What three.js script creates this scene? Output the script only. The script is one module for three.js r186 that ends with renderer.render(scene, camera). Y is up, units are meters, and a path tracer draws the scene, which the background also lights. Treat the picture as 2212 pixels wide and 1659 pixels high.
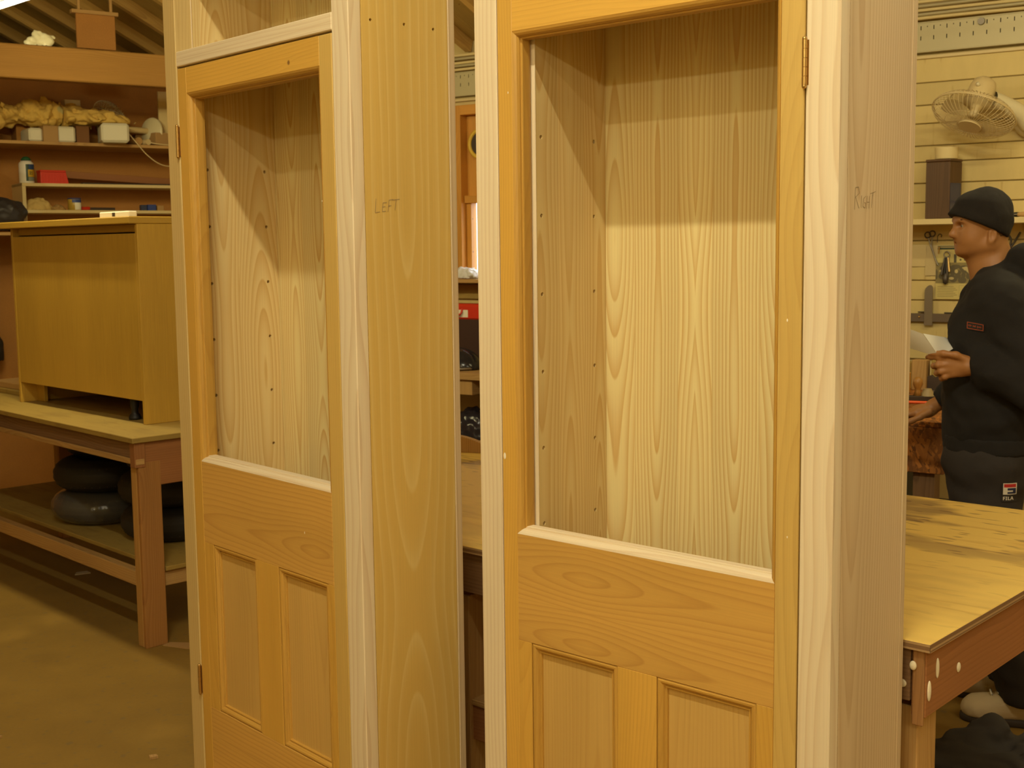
import * as THREE from 'three';
import { mergeGeometries, toCreasedNormals, mergeVertices } from 'three/addons/utils/BufferGeometryUtils.js';
import { ImprovedNoise } from 'three/addons/math/ImprovedNoise.js';
import { RectAreaLightUniformsLib } from 'three/addons/lights/RectAreaLightUniformsLib.js';

// ---------------------------------------------------------------- camera, sky, light, exposure
const scene = new THREE.Scene();
const camera = new THREE.PerspectiveCamera(34.37, 2212 / 1659, 0.05, 60);
camera.position.set(0, 1.6, 0);
camera.rotation.set(-0.111, 0, -0.0121, 'XYZ');
camera.focus = 2.4; camera.userData.fStop = 14;
scene.add(camera);
scene.background = new THREE.Color(0.93, 0.97, 1.0);          // flat overcast daylight outside the window
scene.backgroundIntensity = 0.7;
const renderer = new THREE.WebGLRenderer({ antialias: true });
renderer.toneMapping = THREE.LinearToneMapping;
renderer.toneMappingExposure = 5.8;
renderer.shadowMap.enabled = true;
RectAreaLightUniformsLib.init();
// fluorescent tubes, only the one above the left workbench in view: centre, turn about y, length, light intensity
const TUBES = [
  { p: [-0.5, 4.15, -0.85], turn: -0.768, len: 1.5, power: 76, c: [1, 0.93, 0.68], label: 'unseen fluorescent batten high in front of the two bookcases, lighting their fronts and insides' },  // out of view, placed to light the fronts and shape the shadows inside
  { p: [-1.0, 3.4, -0.2], turn: -0.768, len: 1.5, power: 14, c: [1, 0.93, 0.68], label: 'unseen fluorescent batten beside the camera, lighting the bookcase fronts from lower down' },  // out of view, placed to light the bookcases at a flatter angle
  { p: [-2.1, 2.672, -5.46], turn: -0.768, len: 1.5, power: 36, tilt: 0.42, c: [1, 0.84, 0.42], label: 'glowing fluorescent batten under the roof above the left workbench' },
  { p: [2.3, 2.72, -4.2], turn: -0.59, len: 1.5, power: 12, c: [1, 0.84, 0.42], label: 'unseen fluorescent batten over the man, lighting the back wall and back workbench' },  // out of view, placed to light the man and the wall behind him
  { p: [2.0, 2.9, -1.2], turn: -0.768, len: 1.5, power: 20, c: [1, 0.93, 0.68], label: 'unseen fluorescent batten to the right, lighting the side panels of the bookcases' },  // out of view, placed to light the right-hand sides of the bookcases
  { p: [-0.2, 2.9, 1.7], turn: -0.768, len: 2.4, power: 17, tilt: 0.4, c: [1, 0.93, 0.68], label: 'added fluorescent batten behind the camera, a flat fill light' },  // added behind the camera as flat fill
];
// ---------------------------------------------------------------- small helpers
function rng(seed) { let a = seed >>> 0; return () => { a = (a + 0x6D2B79F5) | 0; let t = Math.imul(a ^ (a >>> 15), 1 | a); t = (t + Math.imul(t ^ (t >>> 7), 61 | t)) ^ t; return ((t ^ (t >>> 14)) >>> 0) / 4294967296; }; }
const PN = new ImprovedNoise();
const nz = (x, y, z = 0) => PN.noise(x, y, z);
const clamp = (x, a = 0, b = 1) => Math.min(b, Math.max(a, x));
const smooth = (a, b, x) => { const t = clamp((x - a) / (b - a)); return t * t * (3 - 2 * t); };
const mix = (a, b, t) => a + (b - a) * t;
const mix3 = (a, b, t) => [mix(a[0], b[0], t), mix(a[1], b[1], t), mix(a[2], b[2], t)];
const R2 = rng(77);
const names = {};
function numbered(n) { const k = names[n] = (names[n] ?? -1) + 1; return k ? n + '_' + String(k).padStart(3, '0') : n; }
function thing(name, label, category, pos = [0, 0, 0], turn = 0, group) {
  const g = new THREE.Group(); g.name = numbered(name); g.position.set(...pos); g.rotation.y = turn;
  g.userData = { label, category }; if (group) g.userData.group = group; scene.add(g); return g;
}
function struct(name, parent) { const g = new THREE.Group(); g.name = name; g.userData = { kind: 'structure' }; (parent ?? scene).add(g); return g; }
function part(name, geo, mat, parent, label) {
  const m = new THREE.Mesh(Array.isArray(geo) ? merge(geo) : geo, mat); m.name = name; m.castShadow = m.receiveShadow = true;
  if (label) m.userData.label = label; parent.add(m); return m;
}
function single(name, geo, mat, label, category, pos = [0, 0, 0], turn = 0, group) {
  const m = part(numbered(name), geo, mat, scene); m.position.set(...pos); m.rotation.y = turn;
  m.userData = { label, category }; if (group) m.userData.group = group; return m;
}
function merge(list) {
  const gs = list.map(g => { let q = g.index ? g.toNonIndexed() : g; for (const k of Object.keys(q.attributes)) if (!['position', 'normal', 'uv'].includes(k)) q.deleteAttribute(k); if (!q.attributes.normal) q.computeVertexNormals(); return q; });
  return gs.length === 1 ? gs[0] : mergeGeometries(gs);
}
// triangle soup from polygons with uv(point, normal)
function soup(polys, uvf) {
  const P = [], N = [], U = [];
  for (const q of polys) {
    const a = new THREE.Vector3(...q[0]), b = new THREE.Vector3(...q[1]), c = new THREE.Vector3(...q[2]);
    const n = b.clone().sub(a).cross(c.clone().sub(a)); if (n.lengthSq() < 1e-16 && q[3]) n.copy(new THREE.Vector3(...q[2]).sub(a).cross(new THREE.Vector3(...q[3]).sub(a))); n.normalize();
    for (let i = 1; i + 1 < q.length; i++) for (const v of [q[0], q[i], q[i + 1]]) { P.push(...v); N.push(n.x, n.y, n.z); U.push(...uvf(v, n)); }
  }
  const g = new THREE.BufferGeometry();
  g.setAttribute('position', new THREE.Float32BufferAttribute(P, 3)); g.setAttribute('normal', new THREE.Float32BufferAttribute(N, 3)); g.setAttribute('uv', new THREE.Float32BufferAttribute(U, 2));
  return g;
}
// uv in metres, v along the grain axis g (0 x, 1 y, 2 z)
function grainUV(g, ou = 0, ov = 0) {
  const o = [0, 1, 2].filter(k => k !== g);
  return (p, n) => {
    const a = [Math.abs(n.x), Math.abs(n.y), Math.abs(n.z)];
    const na = a[o[0]] > a[o[1]] ? (a[g] > a[o[0]] + 0.1 ? g : o[0]) : (a[g] > a[o[1]] + 0.1 ? g : o[1]);
    if (na === g) return [p[o[0]] + ou, p[o[1]] + ov];
    return [p[na === o[0] ? o[1] : o[0]] + ou, p[g] + ov];
  };
}
// box between two corners with chamfered edges
function box(x0, x1, y0, y1, z0, z1, { c = 0.002, g = 1, ou, ov, rand = true } = {}) {
  if (ou === undefined) { ou = rand ? R2() * 3 : 0; ov = rand ? R2() * 3 : 0; }
  c = Math.min(c, (x1 - x0) / 2.2, (y1 - y0) / 2.2, (z1 - z0) / 2.2);
  const polys = [], X = [x0, x1], Y = [y0, y1], Z = [z0, z1], s = [1, -1];
  const V = (i, j, k, ax) => [ax === 0 ? X[i] : X[i] + s[i] * c, ax === 1 ? Y[j] : Y[j] + s[j] * c, ax === 2 ? Z[k] : Z[k] + s[k] * c];
  for (let i = 0; i < 2; i++) {
    const fx = [V(i, 0, 0, 0), V(i, 1, 0, 0), V(i, 1, 1, 0), V(i, 0, 1, 0)]; polys.push(i ? fx : fx.reverse());
    const fy = [V(0, i, 0, 1), V(0, i, 1, 1), V(1, i, 1, 1), V(1, i, 0, 1)]; polys.push(i ? fy : fy.reverse());
    const fz = [V(0, 0, i, 2), V(1, 0, i, 2), V(1, 1, i, 2), V(0, 1, i, 2)]; polys.push(i ? fz : fz.reverse());
  }
  if (c > 0) for (let i = 0; i < 2; i++) for (let j = 0; j < 2; j++) {
    const e1 = [V(i, j, 0, 0), V(i, j, 1, 0), V(i, j, 1, 1), V(i, j, 0, 1)]; polys.push(i ^ j ? e1 : e1.reverse());
    const e2 = [V(i, 0, j, 0), V(i, 1, j, 0), V(i, 1, j, 2), V(i, 0, j, 2)]; polys.push(i ^ j ? e2.reverse() : e2);
    const e3 = [V(0, i, j, 1), V(1, i, j, 1), V(1, i, j, 2), V(0, i, j, 2)]; polys.push(i ^ j ? e3 : e3.reverse());
    for (let k = 0; k < 2; k++) { const t = [V(i, j, k, 0), V(i, j, k, 1), V(i, j, k, 2)]; polys.push((i + j + k) % 2 ? t : t.reverse()); }
  }
  return soup(polys, grainUV(g, ou, ov));
}
const at = (geo, x = 0, y = 0, z = 0, rx = 0, ry = 0, rz = 0) => { const g = geo.clone(); g.applyMatrix4(new THREE.Matrix4().makeRotationFromEuler(new THREE.Euler(rx, ry, rz)).setPosition(x, y, z)); return g; };
const V3 = (x, y, z) => new THREE.Vector3(x, y, z);
function tube(pts, r, seg = 24, rad = 8, closed = false) { return new THREE.TubeGeometry(new THREE.CatmullRomCurve3(pts.map(p => V3(...p)), closed), seg, r, rad, closed); }
function rod(a, b, r, r2 = r, rad = 12) {
  const A = V3(...a), B = V3(...b), L = A.distanceTo(B), g = new THREE.CylinderGeometry(r2, r, L, rad);
  const q = new THREE.Quaternion().setFromUnitVectors(V3(0, 1, 0), B.clone().sub(A).normalize());
  g.applyMatrix4(new THREE.Matrix4().compose(A.clone().add(B).multiplyScalar(0.5), q, V3(1, 1, 1))); return g;
}
const lathe = (pts, seg = 32) => new THREE.LatheGeometry(pts.map(p => new THREE.Vector2(...p)), seg);
const ring = (R, r, a = 48, b = 10) => new THREE.TorusGeometry(R, r, b, a);
// mitred frame swept round a rectangle; profile = [[inset, depth], ...] closed loop, front at depth 0 (z = -depth)
function frameSweep(u0, u1, y0, y1, profile) {
  const polys = [], n = profile.length, C = (k, [i, d]) => [[u0 + i, y0 + i, -d], [u1 - i, y0 + i, -d], [u1 - i, y1 - i, -d], [u0 + i, y1 - i, -d]][k];
  const out = [];
  for (let k = 0; k < 4; k++) {
    polys.length = 0; const k2 = (k + 1) % 4;
    for (let j = 0; j < n; j++) { const a = profile[j], b = profile[(j + 1) % n]; polys.push([C(k, a), C(k2, a), C(k2, b), C(k, b)]); }
    out.push(soup(polys, grainUV(k % 2 ? 1 : 0, R2() * 2, R2() * 2)));
  }
  return out;
}
// ---------------------------------------------------------------- surface nets: an implicit field (negative inside) to a smooth mesh
function surfaceNets(f, lo, hi, cell) {
  const nx = Math.ceil((hi[0] - lo[0]) / cell) + 1, ny = Math.ceil((hi[1] - lo[1]) / cell) + 1, nzz = Math.ceil((hi[2] - lo[2]) / cell) + 1;
  const F = new Float32Array(nx * ny * nzz), id = (i, j, k) => i + nx * (j + ny * k);
  for (let k = 0; k < nzz; k++) for (let j = 0; j < ny; j++) for (let i = 0; i < nx; i++) F[id(i, j, k)] = f(lo[0] + i * cell, lo[1] + j * cell, lo[2] + k * cell);
  const vid = new Int32Array(nx * ny * nzz).fill(-1), P = [], E = [[0, 1], [2, 3], [4, 5], [6, 7], [0, 2], [1, 3], [4, 6], [5, 7], [0, 4], [1, 5], [2, 6], [3, 7]], I = [];
  for (let k = 0; k < nzz - 1; k++) for (let j = 0; j < ny - 1; j++) for (let i = 0; i < nx - 1; i++) {
    const v = []; let m = 0;
    for (let c = 0; c < 8; c++) { const q = F[id(i + (c & 1), j + ((c >> 1) & 1), k + (c >> 2))]; v.push(q); if (q < 0) m |= 1 << c; }
    if (m === 0 || m === 255) continue;
    let x = 0, y = 0, z = 0, n = 0;
    for (const [a, b] of E) { if ((v[a] < 0) === (v[b] < 0)) continue; const t = v[a] / (v[a] - v[b]); x += mix(a & 1, b & 1, t); y += mix((a >> 1) & 1, (b >> 1) & 1, t); z += mix(a >> 2, b >> 2, t); n++; }
    vid[id(i, j, k)] = P.length / 3; P.push(lo[0] + (i + x / n) * cell, lo[1] + (j + y / n) * cell, lo[2] + (k + z / n) * cell);
  }
  for (let k = 1; k < nzz - 1; k++) for (let j = 1; j < ny - 1; j++) for (let i = 1; i < nx - 1; i++) {
    const a = F[id(i, j, k)] < 0;
    const quad = (p, q, r, s, flip) => { if (p < 0 || q < 0 || r < 0 || s < 0) return; flip ? I.push(p, r, q, p, s, r) : I.push(p, q, r, p, r, s); };
    if (a !== F[id(i + 1, j, k)] < 0) quad(vid[id(i, j - 1, k - 1)], vid[id(i, j, k - 1)], vid[id(i, j, k)], vid[id(i, j - 1, k)], !a);
    if (a !== F[id(i, j + 1, k)] < 0) quad(vid[id(i - 1, j, k - 1)], vid[id(i, j, k - 1)], vid[id(i, j, k)], vid[id(i - 1, j, k)], a);
    if (a !== F[id(i, j, k + 1)] < 0) quad(vid[id(i - 1, j - 1, k)], vid[id(i, j - 1, k)], vid[id(i, j, k)], vid[id(i - 1, j, k)], !a);
  }
  const g = new THREE.BufferGeometry(); g.setAttribute('position', new THREE.Float32BufferAttribute(P, 3)); g.setIndex(I);
  const U = []; for (let i = 0; i < P.length; i += 3) U.push(P[i] + P[i + 2] * 0.6, P[i + 1] + P[i + 2] * 0.3);
  g.setAttribute('uv', new THREE.Float32BufferAttribute(U, 2)); g.computeVertexNormals(); return g;
}
const capsule = (a, b, ra, rb) => { const ab = [b[0] - a[0], b[1] - a[1], b[2] - a[2]], L = ab[0] ** 2 + ab[1] ** 2 + ab[2] ** 2 || 1e-9; return (x, y, z) => { const t = clamp(((x - a[0]) * ab[0] + (y - a[1]) * ab[1] + (z - a[2]) * ab[2]) / L); return Math.hypot(x - a[0] - ab[0] * t, y - a[1] - ab[1] * t, z - a[2] - ab[2] * t) - mix(ra, rb, t); }; };
const ellip = (c, r) => (x, y, z) => { const k = Math.hypot((x - c[0]) / r[0], (y - c[1]) / r[1], (z - c[2]) / r[2]); return (k - 1) * Math.min(...r); };
const sunion = (list, k) => (x, y, z) => { let d = list[0](x, y, z); for (let i = 1; i < list.length; i++) { const e = list[i](x, y, z), h = Math.max(k - Math.abs(d - e), 0) / k; d = Math.min(d, e) - h * h * k * 0.25; } return d; };
// ---------------------------------------------------------------- procedural textures
// paint(u, v) gives a linear colour for a point in metres; the texture covers w x h metres
function makeTex(W, H, w, h, paint, wrap = THREE.MirroredRepeatWrapping) {
  const d = new Uint8Array(W * H * 4);
  const enc = c => { c = clamp(c); return Math.round(255 * (c <= 0.0031308 ? 12.92 * c : 1.055 * c ** (1 / 2.4) - 0.055)); };
  for (let j = 0; j < H; j++) for (let i = 0; i < W; i++) { const c = paint((i + 0.5) / W * w, (j + 0.5) / H * h), o = (j * W + i) * 4; d[o] = enc(c[0]); d[o + 1] = enc(c[1]); d[o + 2] = enc(c[2]); d[o + 3] = 255; }
  const t = new THREE.DataTexture(d, W, H); t.colorSpace = THREE.SRGBColorSpace; t.wrapS = t.wrapT = wrap; t.magFilter = THREE.LinearFilter; t.minFilter = THREE.LinearMipmapLinearFilter; t.generateMipmaps = true;
  t.repeat.set(1 / w, 1 / h); t.needsUpdate = true; return t;
}
function mat(color, roughness = 0.7, o = {}) { return new THREE.MeshStandardMaterial({ color: Array.isArray(color) ? new THREE.Color().setRGB(...color) : color, roughness, ...o }); }
// sawn softwood: growth rings cut by a board face, edge-glued boards of different heart
function pine({ W = 512, H = 2048, w = 0.3, h = 2.6, boards = [0.1], early, late, spacing = 0.0032, depth = [0.02, 0.05], wander = 0.02, len = 0.9, seed = 1, contrast = 1, streak = 0.05, blot = 0.08, sharp = 2.6, tone = 0.04, knots = 0, wig = 0.0016, straight = false, light = false }) {
  const r = rng(seed), B = []; let x = 0, i = 0;
  while (x < w) { const bw = boards[i++ % boards.length] * (0.92 + r() * 0.16); B.push({ x0: x, x1: x + bw, c: x + bw * (0.3 + 0.4 * r()), d: mix(depth[0], depth[1], r()), s: r() * 100, t: (r() - 0.5) * 2 * tone, sp: spacing * (0.85 + 0.35 * r()), dir: r() < 0.5 ? -1 : 1 }); x += bw; }
  const K = []; for (let k = 0; k < knots; k++) K.push([r() * w, r() * h, 0.004 + r() * 0.005]);
  return makeTex(W, H, w, h, (u, v) => {
    let b = B[0]; for (const q of B) if (u >= q.x0) b = q;
    let uu = u + nz(u * 9 + b.s, v * 2.2, 1) * wig * 2 + nz(u * 30, v * 9, b.s) * wig * 0.5, kn = 0;
    for (const k of K) { const dx = u - k[0], dy = (v - k[1]) * 0.45, q = Math.hypot(dx, dy) / k[2]; if (q < 6) uu += Math.sign(dx) * k[2] * 0.9 * Math.exp(-q * q * 0.12); if (q < 1.2) kn = Math.max(kn, smooth(1.2, 0.5, Math.hypot(dx, v - k[1]) / k[2])); }
    const dx = uu - b.c, deep = b.d + wander * (nz(v / len, b.s, 3.3) + 0.4 * nz(v / len * 2.7, b.s, 8.1)) * 1.4;
    const rad = straight ? Math.abs(dx + 0.15) : Math.sqrt(dx * dx * 0.55 + deep * deep);
    const ph = rad / b.sp + nz(v * 1.4, b.s + rad * 30, 5) * 0.35, f = ph - Math.floor(ph);
    const lw = f ** sharp * smooth(1, 0.9, f);
    const wide = 0.5 + 0.5 * nz(rad * 90 + b.s, v * 0.25, 7);
    const a = clamp((light ? 1 - lw : lw) * contrast * (0.55 + 0.6 * wide));
    const fib = 1 + streak * nz(u * 420, v * 5, 2) + blot * nz(u * 7 + b.s, v * 1.1, 4) + b.t;
    let c = mix3(early, late, a); if (kn > 0) c = mix3(c, [0.16, 0.07, 0.025], kn * 0.85);
    const edge = Math.min(u - b.x0, b.x1 - u) < 0.0004 && boards.length > 1 ? 0.93 : 1;
    return c.map(q => q * fib * edge);
  });
}
const T = {};
T.stile = pine({ W: 256, w: 0.2, early: [0.77, 0.65, 0.45], late: [0.64, 0.47, 0.28], spacing: 0.0055, depth: [0.06, 0.1], wander: 0.01, boards: [0.21], seed: 5, contrast: 0.9, wig: 0.001 });
T.inner = pine({ W: 1024, w: 0.6, early: [0.72, 0.56, 0.26], late: [0.58, 0.35, 0.11], spacing: 0.0055, depth: [0.01, 0.045], wander: 0.03, len: 1.5, boards: [0.1, 0.085, 0.12], seed: 12, contrast: 1.0, sharp: 1.6, tone: 0.06 });
T.back = pine({ W: 1024, w: 0.75, early: [0.75, 0.63, 0.31], late: [0.56, 0.32, 0.085], spacing: 0.0055, depth: [0.012, 0.04], wander: 0.034, len: 1.3, boards: [0.125, 0.11], seed: 33, contrast: 1.0, sharp: 1.8, tone: 0.04 });
T.sideLeft = pine({ W: 512, w: 0.3, early: [0.66, 0.445, 0.12], late: [0.74, 0.57, 0.22], spacing: 0.017, depth: [0.015, 0.04], wander: 0.06, len: 1.3, boards: [0.31], seed: 8, contrast: 1.15, sharp: 4.5, tone: 0.02 });
T.sideRight = pine({ W: 512, w: 0.3, early: [0.63, 0.49, 0.30], late: [0.50, 0.34, 0.18], spacing: 0.0065, depth: [0.02, 0.06], wander: 0.02, len: 1.3, boards: [0.3], seed: 23, contrast: 0.95, sharp: 1.8, tone: 0.02, wig: 0.0025 });
T.old = pine({ W: 512, w: 0.3, h: 2.6, early: [0.62, 0.36, 0.066], late: [0.47, 0.235, 0.038], spacing: 0.0042, depth: [0.05, 0.09], wander: 0.015, boards: [0.31], seed: 41, contrast: 0.55, blot: 0.16, streak: 0.06, knots: 2 });
T.oldRail = pine({ W: 768, H: 1024, w: 0.45, h: 0.9, early: [0.63, 0.365, 0.085], late: [0.45, 0.215, 0.045], spacing: 0.0075, depth: [0.01, 0.03], wander: 0.06, len: 1.1, boards: [0.24, 0.22], seed: 52, contrast: 0.8, sharp: 3.2, blot: 0.14, wig: 0.003 });
T.oldPanel = pine({ W: 512, H: 1024, w: 0.4, h: 1.2, early: [0.60, 0.38, 0.11], late: [0.48, 0.265, 0.065], spacing: 0.005, depth: [0.02, 0.06], wander: 0.02, boards: [0.21], seed: 61, contrast: 0.55, blot: 0.14, knots: 1 });
T.veneer = pine({ W: 512, H: 1024, w: 0.6, h: 1.2, early: [0.54, 0.33, 0.045], late: [0.46, 0.26, 0.03], spacing: 0.004, boards: [0.6], depth: [0.2, 0.3], straight: true, seed: 71, contrast: 0.7, blot: 0.1, streak: 0.12 });
T.lumber = pine({ W: 256, H: 1024, w: 0.25, h: 1.6, early: [0.50, 0.30, 0.10], late: [0.34, 0.17, 0.05], spacing: 0.006, boards: [0.26], depth: [0.02, 0.06], seed: 81, contrast: 0.8, blot: 0.22, streak: 0.12, knots: 3 });
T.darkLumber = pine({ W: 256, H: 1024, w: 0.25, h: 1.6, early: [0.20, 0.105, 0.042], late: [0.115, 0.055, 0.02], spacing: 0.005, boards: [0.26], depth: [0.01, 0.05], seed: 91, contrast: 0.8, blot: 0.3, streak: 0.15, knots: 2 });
T.redLumber = pine({ W: 256, H: 1024, w: 0.25, h: 1.6, early: [0.33, 0.135, 0.04], late: [0.22, 0.08, 0.022], spacing: 0.006, boards: [0.26], depth: [0.01, 0.04], wander: 0.03, seed: 95, contrast: 0.7, blot: 0.2, streak: 0.1 });
T.orange = pine({ W: 256, H: 1024, w: 0.25, h: 1.6, early: [0.62, 0.29, 0.04], late: [0.45, 0.18, 0.02], spacing: 0.005, boards: [0.26], depth: [0.03, 0.07], seed: 99, contrast: 0.7, blot: 0.15, streak: 0.1, knots: 2 });
const fbm = (x, y, z = 0) => nz(x, y, z) * 0.55 + nz(x * 2.1, y * 2.1, z + 3) * 0.3 + nz(x * 4.3, y * 4.3, z + 7) * 0.15;
T.concrete = makeTex(1024, 1024, 4, 4, (u, v) => {
  const a = fbm(u * 1.3, v * 1.3) * 0.5 + fbm(u * 6, v * 6, 4) * 0.35 + nz(u * 90, v * 90, 9) * 0.12, dust = smooth(0.12, 0.45, fbm(u * 2.2 + 9, v * 2.2, 2)), sp = smooth(0.42, 0.55, nz(u * 38, v * 38, 3));
  let c = mix3([0.195, 0.11, 0.014], [0.30, 0.175, 0.023], clamp(0.5 + a)); c = mix3(c, [0.37, 0.22, 0.035], dust * 0.5); return mix3(c, [0.15, 0.11, 0.05], sp * 0.35);
});
const plyTop = (seed, dirt) => (u, v) => {
  const g = fbm(u * 26 + seed, v * 2.4, seed), fl = smooth(0.1, 0.5, g);
  let c = mix3([0.74, 0.50, 0.11], [0.58, 0.34, 0.06], fl * 0.8);
  const st = smooth(0.0, 0.28, fbm(u * 7 + seed, v * 2.6, seed + 5)) * dirt, sp = smooth(0.34, 0.5, nz(u * 60, v * 14, 2 + seed)) * dirt, sc = smooth(0.62, 0.7, nz(u * 120 + v * 30, v * 5 - u * 3, 6)) * dirt;
  c = mix3(c, [0.20, 0.11, 0.03], clamp(st * 0.75 + sp * 0.6 + sc * 0.5)); return c;
};
T.plyClean = makeTex(512, 512, 1.2, 1.2, (u, v) => plyTop(3, 0.25)(u, v).map(q => q * 0.5));
T.plyWorn = makeTex(1024, 1024, 1.5, 1.5, (u, v) => plyTop(11, clamp(0.22 + smooth(0.2, 0.75, u) * 1.0))(u, v));
T.plyEdge = makeTex(64, 64, 0.018, 0.1, (u, v) => { const k = Math.floor(u / 0.0036) % 2; const n = 1 + 0.2 * nz(v * 200, u * 2000); return k ? [0.42 * n, 0.27 * n, 0.12 * n] : [0.22 * n, 0.12 * n, 0.05 * n]; });
T.osb = (() => { const r = rng(9), c = document.createElement('canvas'); c.width = c.height = 512; const x = c.getContext('2d'); x.fillStyle = '#7a4a1c'; x.fillRect(0, 0, 512, 512); for (let i = 0; i < 2600; i++) { const l = 18 + r() * 60, w = 5 + r() * 13, k = r(); x.save(); x.translate(r() * 512, r() * 512); x.rotate((r() - 0.5) * 1.6); x.fillStyle = `rgb(${105 + k * 85 | 0},${62 + k * 58 | 0},${20 + k * 26 | 0})`; x.fillRect(-l / 2, -w / 2, l, w); x.restore(); } const t = new THREE.CanvasTexture(c); t.colorSpace = THREE.SRGBColorSpace; t.wrapS = t.wrapT = THREE.MirroredRepeatWrapping; t.repeat.set(2, 2); return t; })();
T.board = makeTex(256, 256, 1, 1, (u, v) => { const n = 1 + 0.12 * fbm(u * 6, v * 6) + 0.08 * nz(u * 120, v * 120); return [0.42 * n, 0.19 * n, 0.04 * n]; });
T.sheet = makeTex(512, 512, 1, 1, (u, v) => { const s = smooth(0.18, 0.3, fbm(u * 7, v * 7, 2)), r = smooth(0.25, 0.36, fbm(u * 5 + 4, v * 5, 8)), n = 1 + 0.06 * nz(u * 200, v * 200); let c = [0.76, 0.52, 0.13]; c = mix3(c, [0.40, 0.42, 0.22], s * 0.7); c = mix3(c, [0.34, 0.14, 0.04], r * 0.7); return c.map(q => q * n); });
T.whiteboard = makeTex(256, 256, 1, 0.4, (u, v) => { const n = 1 + 0.1 * fbm(u * 4, v * 14), st = smooth(0.25, 0.5, fbm(u * 5, v * 26, 3)); return mix3([0.62, 0.48, 0.19], [0.48, 0.33, 0.11], st * 0.8).map(q => q * n); });
T.cloth = makeTex(256, 256, 0.2, 0.2, (u, v) => { const n = 1 + 0.3 * nz(u * 700, v * 700) + 0.2 * fbm(u * 20, v * 20); return [n, n, n]; });
const wood = (t, roughness = 0.55, o = {}) => mat([1, 1, 1], roughness, { map: t, ...o });
const M = {
  stile: wood(T.stile, 0.5), stileWarm: wood(T.stile, 0.5, { color: new THREE.Color(0.8, 0.7, 0.42) }), inner: wood(T.inner, 0.5), back: wood(T.back, 0.5), sideLeft: wood(T.sideLeft, 0.5), sideRight: wood(T.sideRight, 0.5),
  old: wood(T.old, 0.45), oldPale: wood(T.old, 0.45, { color: new THREE.Color(0.95, 1.1, 1.7) }), oldRail: wood(T.oldRail, 0.45), oldPanel: wood(T.oldPanel, 0.5), oldMould: wood(T.old, 0.5, { color: new THREE.Color(0.86, 0.84, 0.86) }),
  veneer: wood(T.veneer, 0.5), lumber: wood(T.lumber, 0.75), darkLumber: wood(T.darkLumber, 0.8), redLumber: wood(T.redLumber, 0.7), orange: wood(T.orange, 0.5),
  plyClean: wood(T.plyClean, 0.7), plyWorn: wood(T.plyWorn, 0.65), plyEdge: wood(T.plyEdge, 0.75), osb: wood(T.osb, 0.75), board: wood(T.board, 0.85), sheet: wood(T.sheet, 0.9, { side: THREE.DoubleSide }),
  whiteboard: wood(T.whiteboard, 0.7), cream: mat([0.70, 0.56, 0.27], 0.6), concrete: wood(T.concrete, 0.9, { bumpMap: T.concrete, bumpScale: 0.002 }),
  brass: mat([0.55, 0.36, 0.13], 0.3, { metalness: 0.9 }), galv: mat([0.50, 0.44, 0.26], 0.5, { metalness: 0.35 }), steel: mat([0.30, 0.27, 0.22], 0.35, { metalness: 0.85 }), darkSteel: mat([0.09, 0.075, 0.06], 0.45, { metalness: 0.6 }),
  black: mat([0.012, 0.011, 0.011], 0.55), rubber: mat([0.018, 0.015, 0.012], 0.62), dark: mat([0.05, 0.03, 0.018], 0.7), white: mat([0.78, 0.74, 0.62], 0.5), foam: mat([0.74, 0.70, 0.52], 0.85), fanPlastic: mat([0.66, 0.52, 0.26], 0.4), fanWhite: mat([0.74, 0.66, 0.42], 0.35),
  plasticRed: mat([0.62, 0.035, 0.012], 0.4), green: mat([0.02, 0.10, 0.03], 0.5), blue: mat([0.03, 0.06, 0.25], 0.45), card: mat([0.42, 0.25, 0.09], 0.85), paper: mat([0.85, 0.82, 0.66], 0.8), pencil: mat([0.24, 0.19, 0.12], 0.8), glue: mat([0.80, 0.72, 0.52], 0.45), filler: mat([0.85, 0.78, 0.62], 0.6),
  film: new THREE.MeshPhysicalMaterial({ color: 0xf2efe6, roughness: 0.14, transmission: 0.94, thickness: 0, ior: 1.4, side: THREE.DoubleSide }),
  glass: new THREE.MeshPhysicalMaterial({ color: 0xffffff, roughness: 0.02, transmission: 1, thickness: 0, ior: 1.5 }),
};
// ---------------------------------------------------------------- the room: a timber roof on four walls
// the back wall runs along DW through WP, roof falls towards it; the left gable runs along DG
const WA = 0.58971, DW = [Math.cos(WA), Math.sin(WA)], WN = [-Math.sin(WA), Math.cos(WA)], WP = [2.246, -6.21];
const wallDist = (x, z) => (x - WP[0]) * WN[0] + (z - WP[1]) * WN[1];
const wallPos = (s, off = 0) => [WP[0] + DW[0] * s + WN[0] * off, WP[1] + DW[1] * s + WN[1] * off];
const EAVES = 2.86, PITCH = 0.37, RIDGE = 5.2;
const roofAt = d => EAVES + PITCH * (d < RIDGE ? d : 2 * RIDGE - d);
const GA = -0.5934, DG = [Math.cos(GA), Math.sin(GA)], GN = [Math.sin(-GA), Math.cos(GA)], GP = [-2.834, -8.4];
const gablePos = (s, off = 0) => [GP[0] + DG[0] * s + GN[0] * off, GP[1] + DG[1] * s + GN[1] * off];
const CORNER = { K: wallPos(-5.03), R: wallPos(4), S: [1.2, 3.7], T: gablePos(-5), L: wallPos(-9.5), U: [-9.0, -7.9] };
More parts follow.
